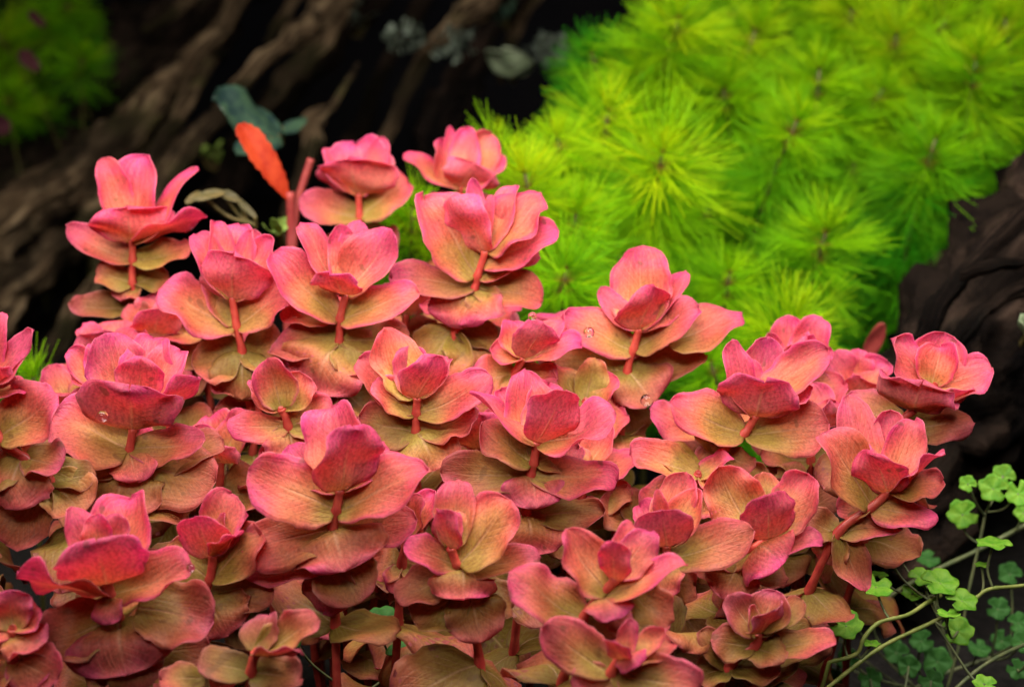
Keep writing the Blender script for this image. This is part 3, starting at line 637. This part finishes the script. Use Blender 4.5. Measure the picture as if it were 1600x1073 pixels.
# ------------------------------------------------------------------ fine leaved green plants
FINE = 0.60
def whorl_mesh(seed, nleaf, length, elev, name):
    rng = random.Random(seed)
    V, F, UV = [], [], []
    def fil(a, b, c, r0, r1, hue):
        """three-sided filament through a, b, c"""
        base = len(V)
        for P, Q, r in ((a, b, r0), (b, c, (r0 + r1) * 0.5), (c, c + (c - b), r1)):
            t = unit(Q - P); n = unit(np.cross(t, np.array([0.31, 0.2, 0.93]))); bn = np.cross(t, n)
            for k in range(3):
                an = 2.094 * k
                V.append(P + (n * math.cos(an) + bn * math.sin(an)) * r * FINE); UV.append((hue, np.linalg.norm(P) / length))
        for s in range(2):
            for k in range(3):
                k2 = (k + 1) % 3
                F.append((base + s * 3 + k, base + s * 3 + k2, base + s * 3 + 3 + k2, base + s * 3 + 3 + k))
    for i in range(nleaf):
        az = 2 * math.pi * (i + rng.uniform(-0.6, 0.6)) / nleaf
        e = elev + rng.uniform(-0.4, 0.4); L = length * rng.uniform(0.6, 1.15); hue = rng.random()
        rad = np.array([math.cos(az), math.sin(az), 0]); up = np.array([0, 0, 1.0]); side = np.cross(up, rad)
        curve = rng.uniform(-0.5, 0.1)
        def mid(t):
            return rad * (L * t * math.cos(e)) + up * (L * t * math.sin(e) + curve * L * 0.3 * t * t)
        fil(mid(0), mid(0.5), mid(1.0), 0.00042, 0.00022, hue)
        nrm = up * math.cos(e) - rad * math.sin(e)
        for k in range(10):
            t = rng.uniform(0.06, 0.62); sgn = 1 if k % 2 else -1
            ln = L * (1 - t) * rng.uniform(0.55, 0.95)
            d1 = unit(unit(mid(t + .05) - mid(t)) + side * sgn * rng.uniform(0.15, 0.62) + nrm * rng.uniform(-0.45, 0.5))
            d2 = unit(d1 + unit(mid(1) - mid(0.9)) * 0.6)
            a = mid(t); b = a + d1 * ln * 0.5; c = b + d2 * ln * 0.5
            fil(a, b, c, 0.00030, 0.00017, hue)
    V = np.array(V)
    me = bpy.data.meshes.new(name); me.from_pydata(V.tolist(), [], F); me.materials.append(FGREEN)
    me.polygons.foreach_set('use_smooth', [True] * len(me.polygons))
    uvl = me.uv_layers.new(name='UVMap'); idx = np.empty(len(me.loops), dtype=np.int32); me.loops.foreach_get('vertex_index', idx)
    uvl.data.foreach_set('uv', np.array(UV, np.float32)[idx].ravel()); me.update()
    return me
WFLAT = [whorl_mesh(10 + i, 18, 0.037, -0.1 + 0.13 * i, 'whorl') for i in range(4)]
WUP = [whorl_mesh(30 + i, 18, 0.035, 0.52, 'whorl') for i in range(3)]
WTIP = [whorl_mesh(50 + i, 12, 0.020, 0.95, 'whorl') for i in range(3)]

def green_plant(px, py, d, seed, label, group, scale=1.0, young=0.6, tilt=None, nwh=11, dark=1.0):
    rng = random.Random(seed)
    head = at(px, py, d)
    A = cvec(*(tilt or (rng.uniform(-0.5, 0.4), 0.6, rng.uniform(0.5, 1.0))))
    pts = [head]; P = head.copy(); dv = -A
    while P[2] > 0.02:
        dv = unit(dv * 0.90 + 0.10 * np.array([rng.uniform(-.3, .3), 0.25, -1.0]))
        if dv[2] > -0.2: dv = unit(dv + np.array([0, 0, -0.3]))
        P = P + dv * 0.015; pts.append(P.copy())
        if len(pts) > 60: break
    pts[-1][2] = -0.003
    base = pts[-1].copy(); base[2] = 0
    root = empty('green_stem_plant', base); tag(root, label, 'plant', group)
    path = np.array(pts)
    V, F, UV = tube(path, np.linspace(0.0008, 0.0014, len(path)), 6)
    mesh_obj('stem', V, F, [GSTEM], root, origin=base, UV=UV)
    for k in range(min(nwh, len(pts) - 2)):
        i0 = 0.5 * k if k < 4 else 1.5 + (k - 3) * 0.85; ia = int(i0); fr = i0 - ia
        Q = path[ia] * (1 - fr) + path[min(ia + 1, len(path) - 1)] * fr
        ax = unit(path[max(0, ia)] - path[min(len(path) - 1, ia + 1)]); ax = unit(ax + np.array([rng.uniform(-.25, .25) for _ in range(3)]))
        me = rng.choice(WTIP if k == 0 else WUP if k < 3 else WFLAT)
        o = bpy.data.objects.new('whorl', me); col.objects.link(o); o.parent = root
        o.location = tuple(Q - base)
        q = Vector(ax).to_track_quat('Z', 'Y'); q2 = q @ Vector((0, 0, 1)).rotation_difference(Vector((0, 0, 1)))
        from mathutils import Quaternion
        o.rotation_mode = 'QUATERNION'; o.rotation_quaternion = q @ Quaternion((0, 0, 1), rng.uniform(0, 6.28))
        s = scale * rng.uniform(0.8, 1.2); o.scale = (s, s, s)
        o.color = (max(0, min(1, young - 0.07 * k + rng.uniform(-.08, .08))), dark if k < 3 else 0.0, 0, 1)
    return root

GHEADS = [
 (1035, 240, 83, 1.12, .78, (0.05, 0.62, 0.8), 'large yellow green starburst head with a dark brown centre'),
 (820, 272, 79, .95, .85, (-0.2, 0.7, 0.7), 'yellow green feathery head touching the tall pink crown'),
 (1245, 190, 87, 1.05, .62, (0.25, .6, .75), 'green feathery head with pale streaked leaves beside the starburst head'),
 (1462, 218, 89, 1.1, .42, (0.1, .7, .6), 'mid green feathery head above the dark log'),
 (1290, 365, 85, 1.0, .55, (0.1, .7, .7), 'bright green feathery head with fingers reaching towards the dark log'),
 (1140, 425, 83, .9, .55, (0.0, .7, .7), 'green feathery head just above the full pink crown'),
 (1240, 500, 79, .9, .72, (0.3, .6, .7), 'low yellow green feathery head fanned out behind the rosy bud cluster'),
 (950, 175, 88, 1.05, .72, None, 'lime feathery head at the edge of the dark background'),
 (1060, 30, 92, 1.1, .74, None, 'lime feathery head at the top edge beside the dark background'),
 (1280, 110, 93, 1.1, .7, (0, .8, .5), 'tall lime feathery stem with its dark stalk showing'),
 (1525, 95, 93, 1.1, .66, (0, .8, .5), 'tall feathery stem at the far right with a brown stalk showing'),
 (925, 85, 97, 1.0, .22, None, 'deep green feathery head at the edge of the dark roots'),
 (870, 215, 85, 1.0, .7, None, None), (1110, 320, 90, 1.0, .5, None, None), (1400, 55, 96, 1.1, .72, None, None),
 (1180, 50, 96, 1.1, .7, None, None), (1570, 30, 97, 1.1, .68, None, None), (1380, 140, 95, 1.0, .6, None, None),
 (1555, 200, 98, 1.1, .42, None, None), (900, 335, 80, .9, .62, None, None), (965, 400, 84, .9, .5, None, None),
 (885, 420, 77, .8, .5, None, None), (1000, 115, 94, 1.0, .72, None, None), (1130, 140, 94, 1.05, .62, None, None),
 (1335, 255, 95, 1.0, .42, None, None), (1420, 330, 98, 1.0, .28, None, None), (1190, 290, 94, 1.0, .48, None, None),
 (1065, 480, 84, .8, .5, None, None), (1110, 565, 79, .7, .45, None, None), (645, 325, 83, .8, .7, None, None),
 (1215, 400, 96, 1.0, .35, None, None), (1480, 30, 99, 1.1, .68, None, None), (1600, 120, 100, 1.1, .5, None, None),
 (1610, 240, 101, 1.0, .3, None, None), (1330, 15, 99, 1.1, .72, None, None), (1010, 340, 88, .95, .5, None, None),
 (1390, 420, 98, .9, .25, None, None), (780, 230, 82, .75, .7, None, None), (1080, 210, 95, 1, .6, None, None),
]
GP = [g[:2] for g in GHEADS if g[6]]
GN = ['yellow green starburst head', 'yellow green head at the pink crown', 'pale streaked green head', 'green head above the log', 'green head reaching to the log', 'green head above the full pink crown',
      'low fanned yellow green head', 'lime head by the dark background', 'lime head at the top edge', 'lime stem with dark stalk', 'feathery stem with brown stalk', 'deep green head by the roots']
for i, (x, y, d, s, yg, tl, lab) in enumerate(GHEADS):
    green_plant(x, y, d, 400 + i, lab or 'fine leaved green stem crowded next to the ' + nearest(x, y, GP, GN),
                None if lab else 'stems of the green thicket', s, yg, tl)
rg = random.Random(77)
for i in range(44):
    x = rg.uniform(940, 1640); y = rg.uniform(-30, 420)
    if y > 300 and x > 1480: y -= 200
    if x < 1040: y = max(y, 140)
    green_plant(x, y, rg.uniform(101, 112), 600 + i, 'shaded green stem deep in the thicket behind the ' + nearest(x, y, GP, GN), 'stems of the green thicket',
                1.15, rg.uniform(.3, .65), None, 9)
for i, (x, y, d, yg) in enumerate([(60, 30, 138, .5), (128, 92, 134, .5), (15, 150, 134, .6), (-10, 50, 136, .85), (105, 5, 140, .55), (70, 165, 142, .3), (10, 95, 142, .7)]):
    green_plant(x, y, d, 700 + i, 'blurred green feathery stem at the far upper left corner', 'green stems in the far corner', 1.05, yg * 0.8, None, 4)
green_plant(52, 590, 74, 720, 'small green sprig between the pink edge plant and the dark gap', None, .7, .5, None, 5)

# ------------------------------------------------------------------ driftwood
def wood(parent, pts, mat, seed, ridges=6, amp=0.30, sides=36, name='root', far=1.3):
    """pts: (px, py, d cm, radius px at that depth)"""
    rng = random.Random(seed)
    pts = [(x, y, d * far, r) for x, y, d, r in pts]
    P = catmull([at(x, y, d) for x, y, d, r in pts], 22)
    R = catmull([[r * d * K * 0.01, 0, 0] for x, y, d, r in pts], 22)[:, 0]
    ph = [rng.uniform(0, 6.28) for _ in range(8)]; n = len(P)
    for i in range(1, n - 1):
        P[i] += np.array([math.sin(i * 0.31 + ph[6]), math.sin(i * .23 + ph[7]), math.sin(i * 0.37 + ph[5])]) * R[i] * 0.12
    def disp(i, k):
        a = 2 * math.pi * k / sides; s = i / n
        return 1 + amp * (0.55 * math.sin(ridges * a + ph[0] + 3.1 * s) + 0.35 * math.sin((ridges * 2 + 1) * a + ph[1] - 5 * s) + 0.4 * math.sin(2 * a + ph[2] + 9 * s) + 0.3 * math.sin(17 * s + ph[3] + a))
    V, F, UV = tube(P, R, sides, disp)
    V = np.array(V)
    for i in range(n):
        for k in range(sides):
            q = V[i * sides + k]; o_ = q - P[i]
            f_ = 1 + 0.30 * mnoise.noise(Vector(q * 45)) + 0.22 * mnoise.noise(Vector(q * 130)) + 0.12 * mnoise.noise(Vector(q * 330))
            V[i * sides + k] = P[i] + o_ * f_
    return mesh_obj(name, V, F, [mat], parent, UV=UV)
b = at(250, 500, 130); b[2] = 0
dw = tag(empty('driftwood', b), 'tangle of long brown slanting roots behind the pink crowns', 'driftwood')
wood(dw, [(-160, 520, 100, 40), (0, 352, 100, 34), (140, 255, 101, 30), (250, 140, 103, 22), (330, 60, 106, 15), (420, -80, 110, 14)], WOOD, 1)
wood(dw, [(-140, 640, 97, 38), (0, 470, 97, 34), (90, 395, 98, 27), (160, 330, 100, 20), (230, 235, 104, 15), (330, 90, 108, 10)], WOOD, 2)
wood(dw, [(20, 640, 92, 18), (80, 545, 92, 15), (130, 465, 94, 13), (190, 390, 97, 10)], WOOD, 3)
wood(dw, [(190, 340, 98, 16), (240, 240, 99, 13), (275, 190, 100, 10), (305, 140, 102, 8), (330, 90, 104, 5)], WOOD, 4)
wood(dw, [(230, 330, 96, 20), (285, 240, 97, 17), (335, 185, 98, 14), (385, 120, 99, 12), (450, 62, 100, 16), (500, 28, 101, 18), (560, -50, 103, 22)], WOOD, 5)
wood(dw, [(400, 190, 101, 9), (440, 135, 101, 13), (485, 90, 101, 15), (520, 40, 102, 15), (560, -40, 104, 14)], WOOD, 6)
wood(dw, [(415, 70, 108, 6), (440, 30, 108, 8), (480, -30, 108, 10)], WOOD, 7)
wood(dw, [(225, 50, 110, 6), (265, 25, 109, 7), (320, -25, 109, 8)], WOOD, 8)
wood(dw, [(440, 380, 94, 11), (462, 300, 94, 12), (486, 230, 95, 14), (492, 185, 95, 12), (520, 165, 96, 5), (560, 100, 97, 3)], WOOD, 9)
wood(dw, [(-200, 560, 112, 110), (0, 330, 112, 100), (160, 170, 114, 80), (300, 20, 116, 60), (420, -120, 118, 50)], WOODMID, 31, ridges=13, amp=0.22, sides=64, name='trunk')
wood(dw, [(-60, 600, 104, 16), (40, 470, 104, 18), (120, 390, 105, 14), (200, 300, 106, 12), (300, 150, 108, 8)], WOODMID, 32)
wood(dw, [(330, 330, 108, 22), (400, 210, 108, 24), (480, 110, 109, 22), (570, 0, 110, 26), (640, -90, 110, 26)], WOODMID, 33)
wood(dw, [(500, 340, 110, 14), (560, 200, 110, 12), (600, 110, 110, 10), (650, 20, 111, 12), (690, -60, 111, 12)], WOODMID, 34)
wood(dw, [(150, 420, 100, 8), (215, 300, 101, 9), (262, 215, 102, 8), (300, 120, 103, 6)], WOOD, 35)
b = at(700, 400, 135); b[2] = 0
dw2 = tag(empty('driftwood', b), 'thin forked grey brown root in the dark behind the bowl shaped crown', 'driftwood')
wood(dw2, [(560, 300, 104, 9), (615, 185, 104, 9), (660, 95, 104, 11), (705, 45, 104, 15), (750, 5, 105, 20), (800, -60, 106, 22)], WOOD, 11)
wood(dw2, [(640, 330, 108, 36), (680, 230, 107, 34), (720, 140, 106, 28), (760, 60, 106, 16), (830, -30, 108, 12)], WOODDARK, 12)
wood(dw2, [(780, 130, 110, 8), (800, 60, 110, 9), (845, -20, 110, 10)], WOOD, 13)
b = at(1500, 560, 90); b[2] = 0
dw3 = tag(empty('driftwood', b), 'thick dark gnarled log leaning at the far right above the round green leaves', 'driftwood')
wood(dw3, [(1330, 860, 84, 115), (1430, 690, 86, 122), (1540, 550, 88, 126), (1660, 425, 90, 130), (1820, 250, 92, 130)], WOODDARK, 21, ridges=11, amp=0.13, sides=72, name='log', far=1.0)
wood(dw3, [(1430, 560, 78, 14), (1470, 475, 78, 15), (1520, 415, 79, 14), (1580, 355, 80, 14), (1660, 285, 82, 14)], WOODDARK, 22, far=1.0)
wood(dw3, [(1480, 560, 76, 11), (1520, 500, 76, 12), (1560, 470, 77, 10), (1640, 430, 79, 12)], WOODDARK, 23, far=1.0)
wood(dw3, [(1500, 430, 77, 8), (1550, 415, 77, 9), (1600, 410, 78, 8), (1660, 395, 80, 8)], WOODDARK, 24, far=1.0)

# ------------------------------------------------------------------ leaves growing on and beside the wood
def small_plant(name, label, cat, base, leaves, mats, seed, group=None, stalks=True, smat=OLIVE):
    """leaves: (basepx, tippx, d0, d1, width px, opts)"""
    rng = random.Random(seed)
    bp = at(*base)
    root = tag(empty(name, bp), label, cat, group)
    for (bx, by), (tx, ty), d0, d1, w, ov in leaves:
        B = at(bx, by, d0); T = at(tx, ty, d1); dm = (d0 + d1) / 2
        st = dict(bend=0.3, cup=0.2, wave=0.04, tipcurl=0.0, serr=0.0, p=0.5, q=0.5); st.update({k: v for k, v in ov.items() if k != 'A'})
        leaf(root, B, T, cvec(*ov.get('A', (0, .5, .9))), w * dm * K * 0.01, mats=mats, rng=rng, **st)
        if stalks:
            P = catmull([bp, (bp + B) / 2 + np.array([0, .003, -.004]), B + (T - B) * 0.05], 5)
            V, F, UV = tube(P, [0.0009] * len(P), 6)
            mesh_obj('stalk', V, F, [smat], root, origin=bp, UV=UV)
    return root
small_plant('epiphyte_plant', 'broad blue green wavy leaf growing on the roots behind the orange red leaf', 'plant', (440, 215, 96),
    [((440, 215), (334, 155), 94, 91, 110, dict(wave=0.06, A=(0, .6, .8), serr=0.03)), ((425, 215), (372, 242), 93, 90, 52, dict(wave=.06, serr=.03)), ((440, 200), (480, 190), 95, 94, 30, {})], [EPI], 1)
small_plant('epiphyte_plant', 'pale green round leaf pair glowing in the dark near the green thicket', 'plant', (800, 125, 134),
    [((800, 120), (785, 78), 132, 129, 78, dict(p=.35, q=.4, A=(0, .9, .4), bend=-.4)), ((806, 122), (828, 100), 132, 130, 36, dict(p=.4, A=(0, .8, .5)))], [EPIPALE], 2)
rg = random.Random(3)
def tuft(cx, cy, d, n, spread, label, mats, size=(12, 22), stalks=True):
    lv = []
    for k in range(n):
        an = rg.uniform(0, 6.28); ro = spread * math.sqrt(rg.random()); x = cx + ro * math.cos(an); y = cy + ro * math.sin(an) * 0.8; a = rg.uniform(-2.6, -0.4); s = rg.uniform(*size)
        lv.append(((x, y), (x + math.cos(a) * s * 1.5, y + math.sin(a) * s * 1.3), d, d - rg.uniform(0, 1.5), s, dict(A=(0, .7, .6), wave=.05, q=.42)))
    small_plant('epiphyte_plant', label, 'plant', (cx, cy + spread, d + 1), lv, mats, rg.randint(0, 999), stalks=n < 20)
tuft(855, 85, 128, 60, 30, 'tuft of dull grey green leaves at the edge of the green thicket', [EPIGREY], (7, 13))
tuft(632, 62, 132, 50, 32, 'tuft of dim grey leaves hanging in the dark between the roots', [EPIGREY], (6, 12))
tuft(712, 75, 131, 40, 36, 'row of small olive grey leaves on the forked root', [EPIGREY], (6, 12))
tuft(792, 28, 138, 5, 14, 'small blue green leaf cluster on the forked root near the top', [EPI], (12, 20))
tuft(1596, 520, 76, 4, 12, 'small pale green leaves on the dark log', [EPIPALE], (14, 24))
tuft(560, 30, 142, 7, 26, 'faint grey leaves beside the broad root at the top', [EPIGREY], (9, 15))
tuft(440, 365, 80, 4, 12, 'small olive green leaves at the foot of the orange red leaf', [GRSMALL], (16, 26))
tuft(330, 240, 122, 7, 22, 'dim olive sprigs at the foot of the slanting roots', [GRSMALL], (9, 14))

# orange red serrated leaf with its stalks
bp = at(452, 400, 80)
root = tag(empty('orange_leaf_plant', bp), 'single orange red saw edged leaf on a dark pink stalk', 'plant')
leaf(root, at(450, 312, 79.6), at(372, 194, 78.6), cvec(0.5, .35, .9), 48 * 79 * K * 0.01, bend=-0.5, cup=0.45, wave=0.05, mats=[REDLEAF], rng=random.Random(4), serr=0.06, p=0.85, q=0.45, nv=23, nu=10, tipcurl=0.3)
for pts, r in (([(452, 420, 80), (455, 360, 80), (453, 300, 79.6)], 0.0021), ([(458, 400, 80), (462, 330, 80), (474, 285, 80), (486, 248, 80)], 0.0018)):
    P = catmull([at(*p_) for p_ in pts], 6); V, F, UV = tube(P, [r] * len(P), 8)
    mesh_obj('stalk', V, F, [DARKRED], root, origin=bp, UV=UV)
P = catmull([at(455, 400, 80), at(450, 520, 81), np.array([at(450, 560, 81)[0], at(450, 560, 81)[1], -0.002])], 6); V, F, UV = tube(P, [0.0022] * len(P), 8)
mesh_obj('stalk', V, F, [DARKRED], root, origin=bp, UV=UV)
small_plant('twig_plant', 'thin arching olive twig leaf beside the tall pink crown', 'plant', (395, 350, 78),
    [((312, 300), (290, 318), 78, 78, 14, {}), ((350, 300), (300, 312), 78, 77.5, 18, dict(bend=-.5)), ((372, 312), (345, 300), 78, 78, 18, {}), ((400, 340), (368, 308), 78, 78, 12, {})], [OLIVE], 7)
small_plant('red_leaf_plant', 'dim dull red leaf at the foot of the dark log', 'plant', (1350, 580, 82), [((1352, 560), (1380, 505), 80, 79, 26, dict(A=(0, .3, 1)))], [DARKRED], 8)
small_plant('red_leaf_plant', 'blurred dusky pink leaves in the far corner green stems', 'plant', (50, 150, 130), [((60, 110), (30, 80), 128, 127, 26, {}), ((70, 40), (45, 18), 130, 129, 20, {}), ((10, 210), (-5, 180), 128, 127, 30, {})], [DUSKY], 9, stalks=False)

# ------------------------------------------------------------------ pennywort with round lobed leaves
def penny_leaf(parent, c, d, r_px, tilt, seed, foot, pm=PETIOLE, pr=0.00045, lm=None):
    rng = random.Random(seed)
    C = at(c[0], c[1], d); R = r_px * 0.80 * d * K * 0.01
    N = cvec(*tilt); X = unit(np.cross(N, np.array([0.1, 0.9, 0.3]))); Y = np.cross(N, X)
    a0 = rng.uniform(0, 6.28); n = 40; rings = 5
    V = [C - N * R * 0.12]; UV = [(0, 0)]
    for j in range(1, rings + 1):
        for k in range(n):
            a = 2 * math.pi * k / n
            lob = 1 - 0.17 * (j / rings) ** 1.6 * abs(math.cos(2.5 * a)) ** 4 + 0.04 * math.sin(10 * a + a0)
            if abs((a + math.pi) % (2 * math.pi) - math.pi) < 0.16: lob *= 1 - 0.45 * j / rings
            rr = R * j / rings * lob
            z = -R * 0.12 * (1 - (j / rings) ** 2) + R * 0.07 * (j / rings) * math.sin(5 * a + a0)
            V.append(C + (X * math.cos(a + a0) + Y * math.sin(a + a0)) * rr + N * z); UV.append((j / rings, a))
    F = [(0, 1 + k, 1 + (k + 1) % n) for k in range(n)]
    for j in range(rings - 1):
        for k in range(n):
            k2 = (k + 1) % n
            F.append((1 + j * n + k, 1 + (j + 1) * n + k, 1 + (j + 1) * n + k2, 1 + j * n + k2))
    m = len(V); V = np.array(V); Vb = V - N * 0.00025
    F = F + [tuple(m + t for t in f[::-1]) for f in F] + [(1 + (rings - 1) * n + k, m + 1 + (rings - 1) * n + k, m + 1 + (rings - 1) * n + (k + 1) % n, 1 + (rings - 1) * n + (k + 1) % n) for k in range(n)]
    lf = mesh_obj('leaf', np.vstack([V, Vb]), F, [lm or PENNY], parent, origin=C, UV=UV + UV)
    f = np.asarray(foot); Cc = C - N * R * 0.12
    P = catmull([Cc, Cc * 0.7 + f * 0.3 + np.array([rng.uniform(-.002, .002), 0, -0.004]), f], 6)
    V, F, UV = tube(P, [pr] * len(P), 6)
    mesh_obj('petiole', V, F, [pm], parent, origin=f, UV=UV)
def penny_plant(label, runner, leaves, seed, rmat=RUNNER, rad=0.0007, lm=None):
    P = catmull([at(*p_) for p_ in runner], 8)
    end = P[0].copy(); end[2] = -0.002; end[1] += 0.02
    P = np.vstack([catmull([end, (end + P[0]) / 2 + np.array([-0.004, 0.004, 0]), P[0]], 6)[:-1], P])
    base = end.copy(); base[2] = 0
    root = tag(empty('pennywort_plant', base), label, 'plant')
    rr = random.Random(seed)
    V, F, UV = tube(P, [rad * rr.uniform(.9, 1.15) for _ in P], 7)
    mesh_obj('runner', V, F, [rmat], root, origin=base, UV=UV)
    for i, (c, d, r, tilt) in enumerate(leaves):
        C = at(c[0], c[1] + 45, d)
        foot = P[np.argmin(np.linalg.norm(P - C, axis=1))]
        penny_leaf(root, c, d, r, tilt, seed * 50 + i, foot, lm=lm)
FL = (0.0, .95, .22); TL = (0.1, .75, .6); FC = (-.1, .35, .9)
penny_plant('pennywort with a kinked yellow green runner and small round leaves under the hanging pink leaf',
    [(1296, 1034, 61), (1338, 1021, 61), (1350, 996, 61), (1374, 972, 61.5), (1418, 960, 62), (1450, 940, 63), (1470, 930, 64)],
    [((1388, 868), 64, 32, FL), ((1368, 914), 62.5, 36, (0.1, .85, .5)), ((1322, 975), 61, 34, (-.2, .6, .75)), ((1362, 1004), 61, 18, FL), ((1372, 897), 65, 20, FL), ((1425, 925), 64, 22, TL), ((1405, 870), 66, 20, FL)], 3)
penny_plant('pennywort with a long straight runner and a stacked cluster of pale lobed leaves',
    [(1285, 1080, 61), (1360, 1022, 62), (1400, 998, 62.5), (1460, 970, 63), (1520, 937, 63), (1546, 920, 63), (1600, 914, 63.5), (1680, 900, 64)],
    [((1470, 908), 63, 38, TL), ((1504, 936), 62.5, 32, TL), ((1482, 957), 62.3, 24, FL), ((1440, 900), 64, 26, TL), ((1552, 847), 63, 36, FL), ((1534, 881), 63.4, 15, FL), ((1497, 985), 65, 32, (-.1, .5, .8)), ((1540, 1068), 62, 26, TL)], 4)
penny_plant('pennywort with raised bright round leaves standing above the others near the log',
    [(1480, 1075, 70), (1500, 1000, 70), (1512, 930, 70), (1530, 850, 70), (1540, 800, 70)],
    [((1512, 755), 69, 18, FC), ((1552, 762), 69, 30, FC), ((1592, 770), 69, 28, FC), ((1504, 802), 70, 31, FC), ((1568, 742), 71, 24, FC)], 5, PETIOLE, 0.0006)
penny_plant('dim pennywort with shaded green round leaves deep at the back of the corner',
    [(1430, 1075, 74), (1480, 1050, 74), (1540, 1030, 74), (1620, 1000, 75)],
    [((1450, 872), 74, 24, TL), ((1578, 895), 74, 24, FC), ((1560, 950), 73, 24, FC), ((1592, 972), 72, 22, FC), ((1597, 1002), 70, 22, FC), ((1465, 1032), 72, 30, FC), ((1400, 1018), 74, 26, FC), ((1300, 915), 72, 26, FC), ((1275, 960), 74, 26, FC), ((1360, 950), 74, 22, FC), ((1440, 1000), 72, 24, FC), ((1530, 1012), 73, 24, TL), ((1565, 1000), 74, 22, FC), ((1325, 1030), 73, 24, FC), ((1240, 985), 74, 24, FC)], 6, PETIOLE, 0.0008, PENNYSHADE)
penny_plant('low dim pennywort with shaded leaves and long thin runners at the very bottom',
    [(1460, 1110, 62), (1510, 1060, 63), (1560, 1025, 64), (1640, 990, 66)],
    [((1455, 1062), 66, 26, FC), ((1360, 1060), 70, 24, FC), ((1590, 1045), 68, 22, FC), ((1300, 1062), 72, 26, FC), ((1420, 1040), 69, 24, FC)], 7, PETIOLE, 0.0007, PENNYSHADE)
penny_plant('thin dim runner slanting across the dark gap under the leaning pink crown',
    [(1340, 965, 72), (1400, 925, 72), (1452, 895, 72), (1530, 858, 73), (1640, 800, 74)],
    [((1600, 800), 73, 20, FC)], 8, PETIOLE, 0.0009)
# dim small leaves low inside the gap of the red bush
penny_plant('green low plant glimpsed in the shade under the red bush',
    [(560, 1090, 62), (620, 1050, 62), (680, 1030, 62)],
    [((630, 1020), 60, 34, TL), ((600, 965), 61, 34, TL), ((700, 1050), 63, 28, TL), ((455, 990), 60, 30, FC)], 9, PETIOLE, 0.0006, PENNYSHADE)

# ------------------------------------------------------------------ air bubbles
def bubble(px, py, d, r_px, label):
    C = at(px, py, d); R = r_px * d * K * 0.01
    nl, nr = 20, 12; V, F = [], []
    for i in range(nr + 1):
        th = math.pi * i / nr
        for k in range(nl):
            a = 2 * math.pi * k / nl; V.append(C + R * np.array([math.sin(th) * math.cos(a), math.sin(th) * math.sin(a), math.cos(th) * 0.94]))
    for i in range(nr):
        for k in range(nl):
            F.append((i * nl + k, (i + 1) * nl + k, (i + 1) * nl + (k + 1) % nl, i * nl + (k + 1) % nl))
    tag(mesh_obj('air_bubble', V, F, [BUB], origin=C), label, 'bubble', 'air bubbles on the red plants')
bubble(160, 650, 58.0, 9.5, 'clear air bubble clinging to the pink dome leaf')
bubble(298, 887, 52.9, 7, 'clear air bubble at the tip of the magenta crown side leaf')
bubble(1010, 625, 65.3, 10, 'large clear air bubble under the salmon crown')
bubble(920, 519, 64.6, 9, 'shiny air bubble between the small rosy crown and the salmon crown')
bubble(832, 494, 64.0, 7, 'tiny shiny air bubble on top of the small rosy crown')
